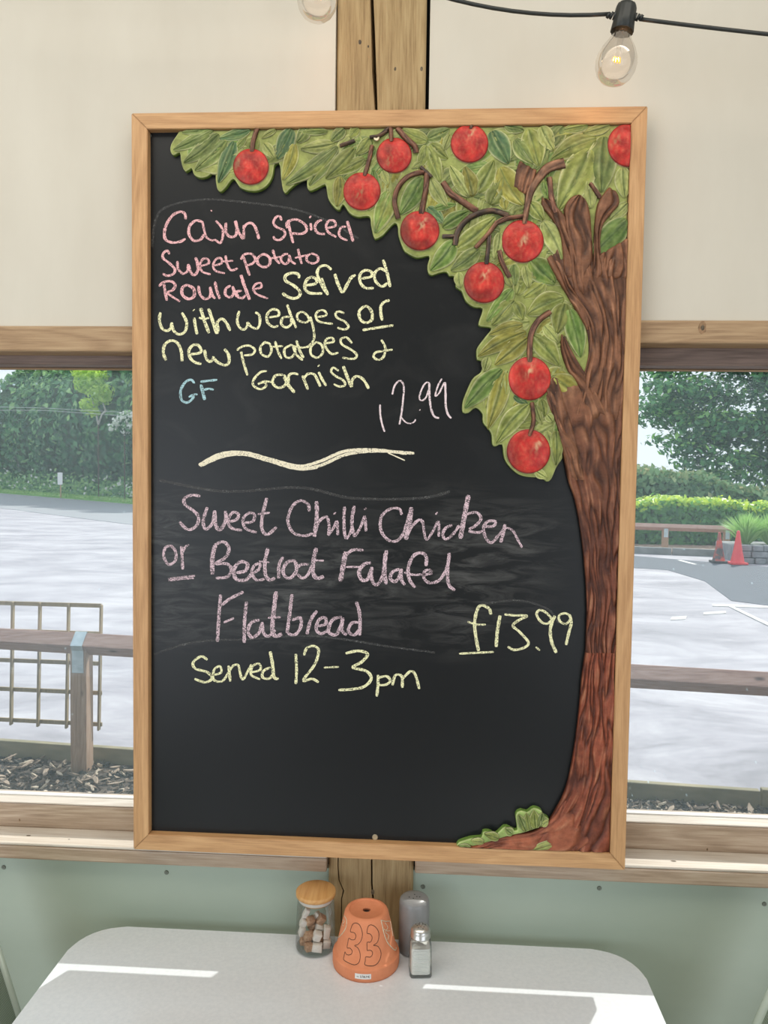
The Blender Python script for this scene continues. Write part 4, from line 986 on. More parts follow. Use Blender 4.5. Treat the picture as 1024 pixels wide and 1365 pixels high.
for a in [(-.019,-.006,.014,(.014,.012,.012),(.1,.1,.3),1,'brown sugar lump at the lower left of the jar, on its base'),  # bottom brown lumps added to give the tan reflection in the jar base
 (-.008,-.021,.0125,(.013,.011,.013),(.1,.0,.6),1,'brown sugar lump at the very front of the jar bottom'),  # added for the tan reflection in the jar base
 (.006,-.020,.0125,(.017,.011,.013),(.0,.1,.1),0,'flat white sugar lump at the front of the jar base'),
 (.021,-.010,.0135,(.013,.011,.015),(.2,.1,.2),0,'pinkish white sugar lump low at the right of the jar'),
 (.008,-.003,.013,(.013,.013,.012),(.1,.2,.9),1,'brown sugar lump hidden low in the middle of the jar'),  # added for the tan reflection in the jar base
 (-.008,.010,.013,(.014,.012,.013),(.2,.1,.4),0,'white sugar lump low at the back of the jar'),
 (.012,.015,.013,(.013,.013,.014),(.1,.1,.7),1,'brown sugar lump low at the back right of the jar'),  # added for the tan reflection in the jar base
 (-.023,-.003,.029,(.011,.012,.015),(.2,.2,.4),0,'white sugar lump resting against the left of the jar glass'),
 (-.010,-.015,.028,(.015,.012,.014),(.4,.3,.5),1,'square brown sugar lump tilted at the front of the jar'),
 (.005,-.016,.029,(.014,.012,.015),(.2,.35,.2),0,'biggest white sugar lump at the front of the jar'),
 (.021,-.009,.033,(.011,.011,.021),(.1,.15,.2),0,'long upright white sugar lump at the right of the jar'),
 (.006,.002,.034,(.013,.012,.012),(.6,.3,.2),0,'small white sugar lump in the middle of the jar'),
 (-.006,.008,.033,(.014,.012,.012),(.3,.1,.9),1,'brown sugar lump in the middle of the jar heap'),
 (-.021,.000,.043,(.012,.012,.013),(.2,.5,.2),0,'white sugar lump above the one on the left glass'),
 (-.010,.000,.046,(.013,.012,.014),(.5,.2,.7),1,'round brown sugar lump near the top of the heap'),
 (.009,.004,.047,(.013,.011,.016),(.3,.6,.2),1,'brown sugar lump on top right of the heap'),
 (.000,.012,.049,(.011,.010,.014),(.5,.3,.9),0,'white sugar lump at the back top of the heap'),
 (-.017,.002,.0585,(.009,.010,.017),(.2,.45,.3),0,'topmost white sugar lump standing on end in the jar')]: lump(*a)

# grey ceramic shaker
M['grey'] = mat_noise('grey glazed ceramic', [(.3, (.215, .22, .225)), (.7, (.26, .262, .265))], 30, .33, bmp=.03)
SC = (-.0125, -.0015, TZ)
sh = root('pepper_shaker', SC, 'tall grey ceramic cylinder shaker behind the glass salt shaker', 'shaker')
lathe('shaker_body', [(0, .0), (.0245, 0), (.0262, .0015), (.0266, .005), (.0263, .084), (.0250, .0895), (.0225, .0925), (.0140, .0940), (0, .0943)], SC, M['grey'], sh, 48)
for x, y in [(-.009, -.003), (0, .006), (.009, -.001), (-.002, -.006), (.004, -.0005)]:
    lathe('pour_hole', [(0, .0003), (.0011, .0002), (.0013, -.0005)], (SC[0] + x, SC[1] + y, TZ + .0942), M['dark'], sh, 8)
# glass salt shaker
GC = (-.001, -.061, TZ)
ss = root('salt_shaker', GC, 'small square glass salt shaker with a domed steel cap', 'shaker')
M['shglass'] = mat_thin_glass('shaker glass', (.975, .985, .98), .04, .8, .04)
def sq_lathe(name, prof, cen, mat, parent, p=4.5, n=48, smooth=True, rot=.10):
    vs = []; fs = []; m = len(prof)
    for i in range(n):
        a = 2 * PI * i / n
        for r, z, pp in prof:
            k = (abs(math.cos(a)) ** pp + abs(math.sin(a)) ** pp) ** (-1 / pp)
            vs.append((cen[0] + r * k * math.cos(a + rot), cen[1] + r * k * math.sin(a + rot), cen[2] + z))
    for i in range(n):
        for j in range(m - 1):
            a, b = i * m + j, ((i + 1) % n) * m + j; fs.append((a, b, b + 1, a + 1))
    return mesh_obj(name, vs, fs, mat, parent, smooth)
sq_lathe('glass_body', [(0, 0, 8), (.0175, 0, 8), (.0185, .002, 8), (.0180, .03, 8), (.0174, .052, 7), (.0166, .058, 4), (.0152, .062, 2), (.0148, .064, 2)], GC, M['shglass'], ss)
M['salt'] = mat_plain('white salt', (.88, .865, .81), .8)
pr = [(0, .0045, 8), (.0155, .0045, 8)]
for i in range(13): pr += [(.0162, .006 + i * .0031, 8), (.0153, .0075 + i * .0031, 8)]
pr += [(.0148, .047, 8), (0, .0475, 8)]
sq_lathe('salt_fill', pr, GC, M['salt'], ss, smooth=False)
lathe('steel_cap', [(.0150, .0605), (.0166, .0608), (.0168, .0632), (.0160, .0640), (.0161, .0705), (.0156, .0728), (.0135, .0758), (.009, .0785), (0, .0797)], GC, M['metal'], ss, 36)
for k in range(12):
    a = k * 2.4; r = .0028 * math.sqrt(k + .5)
    lathe('cap_hole', [(0, .0002), (.0008, .0001), (.0009, -.0004)], (GC[0] + r * math.cos(a), GC[1] + r * math.sin(a), GC[2] + .0796 - r * r * 13), M['dark'], ss, 7)

# =================================================================== FESTOON LIGHTS
YL = -.12
sockets = [W(833, 22, YL), W(433, -62, YL)]
fs_root = root('festoon_lights', sockets[0] + Vector((0, 0, .02)), 'black festoon cable with clear glass bulbs hung above the chalkboard', 'string lights')
M['bulbglass'] = mat_thin_glass('bulb glass', (.98, .95, .925), .02, .55, .02)
m, nt, bs, out = newmat('glowing filament'); bs.inputs['Emission Color'].default_value = (1.0, .36, .04, 1); bs.inputs['Emission Strength'].default_value = 1.9; bs.inputs['Base Color'].default_value = (1, .4, .1, 1); M['fil'] = m
pA, pB = W(740, -2, YL), W(1040, 43, YL)
c0, c1 = sockets[0], sockets[1]
up = Vector((0, 0, .004))
def cable(a, b, sag):
    return [a.lerp(b, i / 14) - Vector((0, 0, sag * 4 * (i / 14) * (1 - i / 14))) for i in range(15)]
R_ = c0 + Vector((.021, 0, -.004)); L_ = c0 + Vector((-.021, 0, .004))
far = c0 + (W(1024, 40.5, YL) - c0) * 2.6
tube('cable', cable(R_, far + Vector((0, 0, -.002)), .004), .0028, M['black'], fs_root, 8)
tube('cable', cable(L_, c1 + Vector((.021, 0, -.004)), .028), .0028, M['black'], fs_root, 8)
tube('cable', cable(c1 + Vector((-.021, 0, .004)), c1 + Vector((-.75, 0, .05)), .03), .0028, M['black'], fs_root, 8)
tilt = Matrix.Rotation(math.radians(9), 4, 'Y')
def tl(o, c):
    me = o.data; org = Vector(o['org'])
    for v in me.vertices: v.co = (tilt @ (v.co + org - c)) + c - org
def ribbed(name, prof, cen, parent, n=48):
    o = lathe(name, prof, cen, M['black'], parent, n)
    for i, v in enumerate(o.data.vertices):
        k = (i // len(prof)) % 4
        if k == 0: 
            w = v.co + Vector(o['org']) - Vector(cen); v.co -= Vector((w.x, w.y, 0)) * .05
    return o
for c in sockets:
    s_ = ribbed('socket', [(0, .0195), (.009, .0190), (.0135, .016), (.0150, .011), (.0155, -.006), (.0168, -.022), (.0158, -.0225), (.0150, -.012), (0, -.012)], c, fs_root); tl(s_, c)
    for sx in (-1, 1):
        for k in range(3):
            x0 = .013 + k * .0045
            tube('cable_boot', [c + Vector((sx * x0, 0, -sx * .001 - .0)), c + Vector((sx * (x0 + .0032), 0, -sx * (.002 + .0006 * k)))], .0062 - k * .0009, M['black'], fs_root, 12)
    bu = lathe('bulb', [(.0118, -.014), (.0125, -.022), (.0135, -.028), (.0175, -.036), (.0245, -.047), (.0288, -.058), (.0300, -.066), (.0290, -.076), (.0248, -.086), (.0175, -.0935), (.009, -.0970), (0, -.0980)], c, M['bulbglass'], fs_root, 40); tl(bu, c)
    cap = lathe('bulb_stem', [(0, -.020), (.006, -.022), (.0045, -.032), (.0035, -.045), (0, -.047)], c, M['bulbglass'], bu, 20); tl(cap, c)
    pts = []
    for k in range(25):
        a = k / 24 * 2 * PI * 3; pts.append(c + Vector((-.0055 + .011 * k / 24, .0032 * math.cos(a), -.0625 + .0032 * math.sin(a))))
    fl = tube('filament', pts, .0012, M['fil'], bu, 6); tl(fl, c)
    for sx in (-1, 1):
        w_ = tube('support_wire', [c + Vector((sx * .002, 0, -.044)), c + Vector((sx * .0055, 0, -.0622))], .0003, M['metal'], bu, 5); tl(w_, c)
    q = tilt @ Vector((0, 0, -.063)) + c
    l_ = lamp('filament_light', 'POINT', q, .26, (1.0, .50, .22), shadow_soft_size=.0015)

# =================================================================== OUTSIDE
GZ = -.30
M['asphalt'] = mat_noise('pale asphalt', [(.34, (.24, .235, .26)), (.5, (.36, .35, .385)), (.64, (.47, .46, .49))], 1.3, .85, (.45, .8, 1), 10, .25, .02, nr=.74, dist=.6)
M['tar'] = mat_noise('dark asphalt', [(.3, (.07, .083, .105)), (.7, (.11, .128, .155))], 3, .85, (1, 1, 1), 10, .2, .01, nr=.75)
M['road'] = mat_noise('road asphalt', [(.3, (.25, .26, .28)), (.7, (.32, .33, .35))], 1.5, .85, (1, 1, 1), 8, nr=.7)
M['lines'] = mat_noise('worn white paint', [(.3, (.40, .40, .39)), (.6, (.66, .66, .64))], 4, .7)
M['grass'] = mat_noise('verge grass', [(.3, (.10, .27, .05)), (.7, (.22, .44, .10))], 6, .9)
def ground(name, pts, z, th, mat, bev=0):
    n = len(pts); vs = [(x, y, z - th) for x, y in pts] + [(x, y, z) for x, y in pts]
    fs = [list(range(n))[::-1], list(range(n, 2 * n))] + [(i, (i + 1) % n, n + (i + 1) % n, n + i) for i in range(n)]
    return mesh_obj(name, vs, fs, mat)
def gp(px, py): g_ = G(px, py, GZ); return (g_.x, g_.y)
S(ground('ground', [(-90, .21), (90, .21), (90, 120), (-90, 120)], GZ, .1, M['asphalt']))
# road along the verge, verge behind it
va, vb = Vector(gp(0, 657.5)), Vector(gp(178, 672.5)); vd = (vb - va).normalized(); vn = Vector((-vd.y, vd.x)) if Vector((-vd.y, vd.x)).y > 0 else Vector((vd.y, -vd.x))
P0 = va - vd * 40; P1 = vb + vd * 24
quad = lambda a, b: [tuple(P0 + vn * a), tuple(P0 + vn * b), tuple(P1 + vn * b), tuple(P1 + vn * a)]
S(ground('road', quad(-7.2, 0), GZ + .012, .06, M['road']))
S(ground('grass_verge', quad(0, 30), GZ + .10, .3, M['grass']))
S(ground('dark_asphalt', [gp(843,741), gp(1100,762), gp(1300,840), gp(1060,812), gp(975,801), gp(940,775), gp(890,760), gp(843,757)], GZ + .006, .02, M['tar']))
S(ground('white_line', [gp(950,806), gp(1040,809), gp(1040,811.5), gp(950,808.5)], GZ + .010, .012, M['lines']))
S(ground('white_line', [gp(969,808), gp(975,808), gp(1030,834), gp(1060,850), gp(1030,838)], GZ + .013, .012, M['lines']))
S(ground('white_line', [gp(903,747.5), gp(908,747), gp(930,753), gp(925,753)], GZ + .012, .012, M['lines']))
S(ground('white_line', [gp(938,817), gp(968,815), gp(968,818), gp(938,820)], GZ + .010, .012, M['lines']))
S(ground('white_line', [gp(896,823), gp(916,822), gp(914,826), gp(894,827)], GZ + .010, .012, M['lines']))

# near timber edging and knee rail
fl_ = lambda x, off=0.0: 3.27 - .08 * (x + 2.14) + off     # y of the fence line at x
ed = root('timber_edging', (-1, fl_(-1, .14), GZ), 'long timber edging boards holding back the bark bed outside', 'edging')
for a, b in [(-4.6, -1.3), (-1.29, 1.9), (1.91, 4.6)]:
    beam('edging_board', (a, fl_(a, .145), GZ + .055), (b, fl_(b, .145), GZ + .045), .045, .13, M['sleeper'], ed, .006)
kf = root('knee_rail', (-2.14, fl_(-2.14), GZ), 'low timber knee rail with a galvanised strap, just outside the windows', 'fence')
posts = [-3.75, -2.115, -.5, .92, 2.75]
rz = lambda x: .49 - .012 * (x + 2.1)
for x in posts:
    bm = bmesh.new(); y = fl_(x)
    # post with a birdsmouth notch for the turned rail
    zt = rz(x) + .012; zb = GZ - .05; h = .05
    pf = [(-h, zb), (h, zb), (h, zt), (0, zt - .062), (-h, zt)]
    f = [bm.verts.new((x - h, y + a, b)) for a, b in pf]; bk = [bm.verts.new((x + h, y + a, b)) for a, b in pf]
    bm.faces.new(f); bm.faces.new(bk[::-1])
    for i in range(5): bm.faces.new((f[i], f[(i + 1) % 5], bk[(i + 1) % 5], bk[i]))
    bmesh.ops.recalc_face_normals(bm, faces=bm.faces); bmesh.ops.bevel(bm, geom=list(bm.edges), offset=.003, segments=1, affect='EDGES')
    from_bm('post', bm, M['fpost'], kf)
for a, b in zip([-4.6] + posts[1:4:2], [-2.118, .917, 4.6][:3]):
    pass
for a, b in [(-4.6, -2.117), (-2.113, .918), (.922, 4.6)]:
    beam('rail', (a, fl_(a), rz(a) + .012), (b, fl_(b), rz(b) + .012), .098, .098, M['rail'], kf, .005, PI / 4)
def strap(x):
    y = fl_(x); r = .0715; z = rz(x) + .012; w = .036
    path = [(-.052, z - .16), (-.052, z - .02 - .0), (-.0, z + r + .002), (.052, z - .0), (.052, z - .16)]
    path = [(-.0525, z - .17), (-.0525, z - .035), (-.0735, z - .0), (0, z + .0735), (.0735, z), (.0525, z - .035), (.0525, z - .17)]
    vs = []; fs = []
    for k, (a, b) in enumerate(path):
        for xx in (x - w, x + w): vs.append((xx, y + a, b))
    for k, (a, b) in enumerate(path):
        for xx in (x - w, x + w): vs.append((xx, y + a * 1.05, b + .002))
    n = len(path)
    for k in range(n - 1):
        fs.append((2 * k, 2 * k + 1, 2 * k + 3, 2 * k + 2)); o2 = 2 * n; fs.append((o2 + 2 * k, o2 + 2 * k + 2, o2 + 2 * k + 3, o2 + 2 * k + 1))
        fs.append((2 * k, 2 * k + 2, o2 + 2 * k + 2, o2 + 2 * k)); fs.append((2 * k + 1, o2 + 2 * k + 1, o2 + 2 * k + 3, 2 * k + 3))
    mesh_obj('metal_strap', vs, fs, M['galv'], kf)
for x in posts: strap(x)
# trellis fixed behind the rail
tr = root('trellis_panel', (-2.5, fl_(-2.5, .075), -.04), 'square lattice trellis panel fixed behind the low timber rail', 'trellis')
yt = lambda x: fl_(x, .090)
cols_x = [-2.045, -2.262, -2.455, -2.640, -2.83, -3.02, -3.21]
for x in cols_x: beam('upright_slat', (x + .0, yt(x), -.065), (x + .02, yt(x), .728), .012, .030, M['lattice'], tr, .002).name = 'upright_slat'
for z in (-.042, .158, .345, .535, .712): beam('cross_slat', (-3.25, yt(-3.25) + .014, z - .004), (-2.03, yt(-2.03) + .014, z + .01), .012, .026, M['lattice'], tr, .002)

# bark bed
M['soil'] = mat_noise('dark bark soil', [(.35, (.03, .025, .02)), (.65, (.13, .10, .08))], 60, .95, bmp=.8, bd=.02)
mb = root('bark_bed', (0, 1.7, GZ), 'dark bark chip bed between the wall and the timber edging', 'bark bed')
pts = [(-4.6, .215), (4.6, .215), (4.6, fl_(4.6, .115)), (-4.6, fl_(-4.6, .115))]
n = 4; vs = [(x, y, GZ - .02) for x, y in pts] + [(x, y, GZ + .012) for x, y in pts]
mesh_obj('soil', vs, [(4, 5, 6, 7), (0, 1, 5, 4), (1, 2, 6, 5), (2, 3, 7, 6), (3, 0, 4, 7)], M['soil'], mb)
chipm = [mat_plain('bark chip', c, .85) for c in [(.07, .055, .045), (.11, .085, .065), (.20, .15, .11), (.36, .28, .21), (.52, .44, .34), (.05, .045, .04)]]
def chip_data(L, w, t, seed):
    r = random.Random(seed); vs = []
    for s, k in ((-.5, .35), (-.2, 1), (.22, .9), (.5, .3)):
        for a, b in ((-1, -1), (1, -1), (.8, 1), (-.8, 1)): vs.append((s * L * (1 + r.uniform(-.1, .1)), a * w / 2 * k * r.uniform(.8, 1.2), b * t / 2 + r.uniform(-.2, .2) * t))
    fs = [(0, 3, 2, 1), (12, 13, 14, 15)]
    for i in range(3):
        for k in range(4): a = i * 4 + k; b = i * 4 + (k + 1) % 4; fs.append((a, b, b + 4, a + 4))
    return vs, fs
cm = []
for i in range(8):
    vs, fs = chip_data(rnd.uniform(.05, .10), rnd.uniform(.015, .03), rnd.uniform(.006, .012), i); me = bpy.data.meshes.new('bark_chip'); me.from_pydata(vs, [], fs)
    me.materials.append(chipm[[4, 3, 2, 3, 4, 1, 2, 3][i]]); cm.append(me)
r2 = random.Random(5); zones = [(-3.4, -1.45, 2.5), (1.0, 2.3, 2.5)]
for i in range(190):
    z = zones[0] if i < 130 else zones[1]; x = r2.uniform(z[0], z[1]); y = r2.uniform(z[2], fl_(x, .06))
    if any(abs(x - p) < .12 and y > fl_(x) - .12 for p in posts): continue
    o = bpy.data.objects.new('bark_chip', cm[i % 8]); COL.objects.link(o); o.parent = mb
    o.location = Vector((x, y, GZ + .036 + r2.uniform(0, .01))) - Vector(mb['org']); o.rotation_euler = (r2.uniform(-.5, .5), r2.uniform(-.4, .4), r2.uniform(0, 6.3))
allv = {k: ([], []) for k in range(6)}
for i in range(8500):
    z = zones[0] if i < 3400 else zones[1]; x = r2.uniform(z[0] - .5, z[1] + .4); y = r2.uniform(1.6, fl_(x, .10))
    vs, fs = chip_data(r2.uniform(.025, .08), r2.uniform(.01, .024), r2.uniform(.005, .01), i)
    R3 = Matrix.Rotation(r2.uniform(0, 6.3), 3, 'Z') @ Matrix.Rotation(r2.uniform(-.6, .6), 3, 'Y') @ Matrix.Rotation(r2.uniform(-.6, .6), 3, 'X')
    k = r2.choice([0, 0, 1, 1, 5, 5, 2, 3, 4]) ; V, Fc = allv[k]; b = len(V)
    V += [R3 @ Vector(v) + Vector((x, y, GZ + .018 + r2.uniform(0, .012))) for v in vs]; Fc += [tuple(b + q for q in f) for f in fs]
for k, (V, Fc) in allv.items(): tag(mesh_obj('small_chips', V, Fc, chipm[k], mb), kind='stuff')

# ------------------------------------------------------------------ foliage
def leaf_mat(name, stops, trans=.35):
    m, nt, bs, out = newmat(name)
    a = nd(nt, 'ShaderNodeVertexColor', layer_name='Col'); sp = nd(nt, 'ShaderNodeSeparateColor'); nt.links.new(a.outputs[0], sp.inputs[0])
    c = ramp(nt, sp.outputs[0], stops)
    df = nd(nt, 'ShaderNodeBsdfTranslucent'); nt.links.new(c, df.inputs[0]); nt.links.new(c, bs.inputs['Base Color']); bs.inputs['Roughness'].default_value = .45
    mx = nd(nt, 'ShaderNodeMixShader'); mx.inputs[0].default_value = trans
    nt.links.new(bs.outputs[0], mx.inputs[1]); nt.links.new(df.outputs[0], mx.inputs[2]); nt.links.new(mx.outputs[0], out.inputs[0]); return m
M['l_hedge'] = leaf_mat('hedgerow leaves', [(0, (.04, .13, .06)), (.5, (.12, .32, .13)), (1, (.42, .68, .26))])
M['l_lime'] = leaf_mat('lime leaves', [(0, (.34, .58, .08)), (1, (.70, .90, .18))], .5)
M['l_tree'] = leaf_mat('tree leaves', [(0, (.045, .16, .08)), (.5, (.13, .37, .14)), (1, (.42, .74, .20))])
M['l_clip'] = leaf_mat('clipped hedge leaves', [(0, (.05, .17, .06)), (.5, (.15, .40, .10)), (1, (.80, .95, .10))])
M['l_red'] = leaf_mat('mixed hedge leaves', [(0, (.08, .20, .10)), (.55, (.30, .50, .22)), (1, (.90, .78, .42))])
M['l_white'] = leaf_mat('white blossom', [(0, (.75, .80, .68)), (1, (.96, .96, .92))], .5)
M['l_grass'] = leaf_mat('long grass blades', [(0, (.14, .38, .07)), (1, (.50, .72, .26))])
M['wood'] = mat_noise('tree bark', [(.3, (.10, .08, .06)), (.7, (.2, .16, .12))], 12, .9)
M['palewood'] = mat_plain('pale bark', (.55, .52, .46), .8)
def leaves(name, P, Nn, size, val, mat, parent, seed=0, asp=.55):
    n = len(P); g_ = np.random.default_rng(seed)
    t = g_.normal(size=(n, 3)); t -= (t * Nn).sum(1)[:, None] * Nn; t /= np.linalg.norm(t, axis=1)[:, None] + 1e-9; b = np.cross(Nn, t)
    sz = (size * g_.uniform(.6, 1.3, n))[:, None]
    V = np.stack([P - t * sz, P + b * sz * asp + Nn * sz * .15, P + t * sz, P - b * sz * asp + Nn * sz * .15], 1).reshape(-1, 3)
    me = bpy.data.meshes.new(name); me.vertices.add(4 * n); org = np.array(parent['org']) if parent else np.zeros(3)
    me.vertices.foreach_set('co', (V - org).ravel()); me.loops.add(4 * n); me.loops.foreach_set('vertex_index', np.arange(4 * n))
    me.polygons.add(n); me.polygons.foreach_set('loop_start', np.arange(0, 4 * n, 4)); me.polygons.foreach_set('loop_total', np.full(n, 4))
    ca = me.color_attributes.new('Col', 'FLOAT_COLOR', 'POINT'); c = np.repeat(np.clip(val, 0, 1), 4); cc = np.stack([c, c, c, np.ones_like(c)], 1); ca.data.foreach_set('color', cc.ravel())
    me.materials.append(mat); me.update(calc_edges=True)
    o = bpy.data.objects.new(name, me); COL.objects.link(o); o.parent = parent; o['kind'] = 'stuff'; return o
def blob(cs, n, seed, jitter=.12):
    """points on the shells of a list of ellipsoids (cx,cy,cz,rx,ry,rz)"""
    g_ = np.random.default_rng(seed); cs = np.array(cs); w = cs[:, 3] * cs[:, 5]; k = g_.choice(len(cs), n, p=w / w.sum())
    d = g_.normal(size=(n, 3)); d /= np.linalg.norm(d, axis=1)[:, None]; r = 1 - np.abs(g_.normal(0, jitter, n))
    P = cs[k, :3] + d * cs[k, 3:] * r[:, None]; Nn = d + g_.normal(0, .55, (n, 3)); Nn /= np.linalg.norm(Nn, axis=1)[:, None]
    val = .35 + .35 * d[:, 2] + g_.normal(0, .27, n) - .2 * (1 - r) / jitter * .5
    return P, Nn, val
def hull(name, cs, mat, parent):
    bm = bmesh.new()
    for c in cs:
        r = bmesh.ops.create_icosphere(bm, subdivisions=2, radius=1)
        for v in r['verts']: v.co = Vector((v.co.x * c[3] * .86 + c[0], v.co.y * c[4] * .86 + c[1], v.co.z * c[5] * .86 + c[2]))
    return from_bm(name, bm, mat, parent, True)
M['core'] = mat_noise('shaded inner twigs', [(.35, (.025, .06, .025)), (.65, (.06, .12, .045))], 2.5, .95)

# hedgerow across the road: separate bushes and trees
hr = random.Random(11)
def hedge_row(i, s, setback, rx_, h, mat, n, label, size=.26, name='hedgerow_bush', cat='bush', group='hedgerow across the road'):
    b = P0 + vd * s + vn * setback
    t = root(name, (b.x, b.y, GZ + .1), label, cat, group)
    cs = []
    for k in range(9):
        a = hr.uniform(-1, 1); z = hr.uniform(.15, 1)
        cs.append((b.x + vd.x * a * rx_ * .8 + hr.uniform(-.6, .6), b.y + vd.y * a * rx_ * .8 + hr.uniform(-.6, .6), GZ + z * h * .72, rx_ * hr.uniform(.35, .55), rx_ * hr.uniform(.35, .5), h * hr.uniform(.22, .34)))
    cs.append((b.x, b.y, GZ + h * .42, rx_ * .85, rx_ * .7, h * .5))
    hull('branches', cs, M['core'], t)
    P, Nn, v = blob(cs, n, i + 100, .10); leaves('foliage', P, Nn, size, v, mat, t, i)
LAB = ['dense dark green hedgerow bush across the road', 'tall dark hedgerow tree across the road']
L0 = (va - P0).length
k = 0
for s, sb, rx_, h, n, lab in [(-8,5,4.6,8.6,5200,'leftmost tall bush of the hedgerow beyond the road, under the sky gap'),(-2.5,4.5,3.6,8.0,5200,'dark hedgerow bush beyond the road, left of the white sign'),
    (3.0,4.6,3.6,8.2,5600,'dark hedgerow bush beyond the road, behind the white sign'),(8.5,4.2,3.4,8.6,5600,'dark hedgerow bush beyond the road, under the lime-leaved tree'),(13.5,4.2,3.4,8.2,5600,'dark hedgerow bush beyond the road, left of the white blossom'),
    (18.5,4.2,3.4,8.0,5000,'dark hedgerow bush beyond the road, nearest the chalkboard frame'),(24,4.2,3.6,8.0,2600,'hedgerow bush beyond the road hidden behind the chalkboard')]:
    hedge_row(k, L0 + s, sb, rx_ * 1.1, h * 1.34, M['l_hedge'], int(n * 1.5), lab, .30); k += 1
for s, sb, rx_, h, lab in [(-5,8,5.2,13.5,'paler tree rising behind the hedgerow at the far left'),(3,11,4.6,10.4,'olive-leaved tree rising behind the hedgerow, above the sign'),(11,11,5,13,'tall dark tree behind the hedgerow, left of the lime-leaved one'),(20,10,5,13,'tall dark tree behind the hedgerow beside the chalkboard frame')]:
    hedge_row(k, L0 + s, sb, rx_, h * 1.22, M['l_hedge'], 5200, lab, .36, 'hedgerow_tree', 'tree', 'trees behind the hedgerow'); k += 1
# low growth and cow parsley at the foot of the hedge
ug = P0 + vd * (L0 + 6)
lg = root('verge_weeds', (ug.x, ug.y, GZ + .1), 'low pale weeds and white cow parsley at the foot of the hedgerow', 'weeds')
g_ = np.random.default_rng(3); n = 5200; ss_ = g_.uniform(L0 - 12, L0 + 26, n); sb = g_.uniform(.9, 2.6, n); z = GZ + .1 + g_.uniform(0, 1, n) ** 1.2 * (.5 + .75 * (sb - .9))
P = np.stack([P0.x + vd.x * ss_ + vn.x * sb, P0.y + vd.y * ss_ + vn.y * sb, z], 1); Nn = g_.normal(size=(n, 3)) + np.array([0, -.6, .6]); Nn /= np.linalg.norm(Nn, axis=1)[:, None]
leaves('weed_leaves', P, Nn, .15, g_.uniform(.3, 1, n), M['l_hedge'], lg, 4)
n = 170; q = g_.integers(0, 5200, n); P2 = P[q] + np.array([0, -.3, .25]); leaves('flower_heads', P2, Nn[q], .12, g_.uniform(0, 1, n), M['l_white'], lg, 5, 1)
# grass fringe on the verge
n = 9000; ss_ = g_.uniform(L0 - 12, L0 + 26, n); sb = g_.uniform(.02, 1.6, n)
P = np.stack([P0.x + vd.x * ss_ + vn.x * sb, P0.y + vd.y * ss_ + vn.y * sb, np.full(n, GZ + .16)], 1); Nn = g_.normal(size=(n, 3)) * .5 + np.array([0, -1, .3]); Nn /= np.linalg.norm(Nn, axis=1)[:, None]
vg = root('verge_grass', (ug.x, ug.y - .01, GZ + .1), 'strip of bright green grass along the far side of the road', 'grass')
leaves('grass_blades', P, Nn, .12, g_.uniform(0, .9, n), M['l_grass'], vg, 6)
# lime young tree, blossom bush
def spot(px, py, back): 
    p = W(px, py, 40); d = (p - CAM); return CAM + d * (back / 41.3)
lt = spot(124, 530, 46)
lb = root('young_tree', (lt.x, lt.y, GZ + .1), 'young lime-leaved tree with pale branches in front of the hedgerow', 'tree')
cs = []
for px, py, r in [(120,505,1.0),(112,515,.6),(128,520,.75),(140,522,.6),(136,530,.7),(118,540,.6),(124,548,.45),(130,500,.7),(105,497,.5)]:
    p = spot(px, py, 46); cs.append((p.x, p.y, p.z, r, r * .7, r * .7))
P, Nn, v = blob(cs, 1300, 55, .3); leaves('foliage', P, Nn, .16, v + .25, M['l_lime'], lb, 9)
for pp in [[(131,566),(128,550),(122,530)],[(141,548),(137,535),(138,520)],[(131,566),(136,552),(141,548)]]: tube('branch', [spot(a, b, 46.1) for a, b in pp], .06, M['palewood'], lb, 6)
tube('trunk', [(spot(131,566,46.1)), Vector((spot(131,566,46.1).x, spot(131,566,46.1).y, GZ))], .035, M['wood'], lb, 8)
bb = spot(166, 560, 43); wb = root('blossom_bush', (bb.x, bb.y, GZ + .1), 'white-flowering bush in front of the dark hedgerow', 'bush')
cs = []
for px, py, r in [(172,556,.7),(160,562,.5),(176,568,.5),(150,570,.35),(170,575,.4),(186,560,.9)]:
    p = spot(px, py, 43); cs.append((p.x, p.y, p.z, r, r * .7, r * .6))
P, Nn, v = blob(cs, 420, 57, .3); leaves('blossom', P, Nn, .09, v + .3, M['l_white'], wb, 12, 1)
P, Nn, v = blob([(c[0], c[1] + .3, c[2] - .5, c[3] * 1.5, c[4], c[5] * 2.2) for c in cs], 1500, 58, .2); leaves('foliage', P, Nn, .14, v, M['l_hedge'], wb, 13)
tube('stem', [(bb.x, bb.y, GZ), (bb.x, bb.y, bb.z)], .03, M['wood'], wb, 6)
# small sign on a stake
sg_ = G(81, 663.5, GZ + .1)
sgn = root('roadside_sign', sg_, 'small white sign board on a wooden stake by the verge', 'sign')
dd_ = (sg_ - CAM).length; hh = dd_ / 1025
tube('stake', [sg_, sg_ + Vector((0, 0, 16 * hh))], .045, mat_plain('stake wood', (.55, .42, .25), .8), sgn, 8)
box('sign_board', (sg_.x - 3.2 * hh, sg_.y - .09, sg_.z + 16 * hh), (sg_.x + 3.2 * hh, sg_.y - .045, sg_.z + 31 * hh), mat_plain('white board', (.80, .80, .80), .6), sgn, .02)
# overhead wires
wr_ = root('overhead_wires', spot(60, 543, 38), 'thin pair of overhead wires crossing in front of the hedgerow', 'wire')
for dy in (0, 6): tube('wire', [spot(-60, 541 + dy, 40), spot(60, 544 + dy * .5, 38), spot(230, 553 + dy, 34)], .010, mat_plain('pale wire', (.5, .55, .52), .5), wr_, 5)

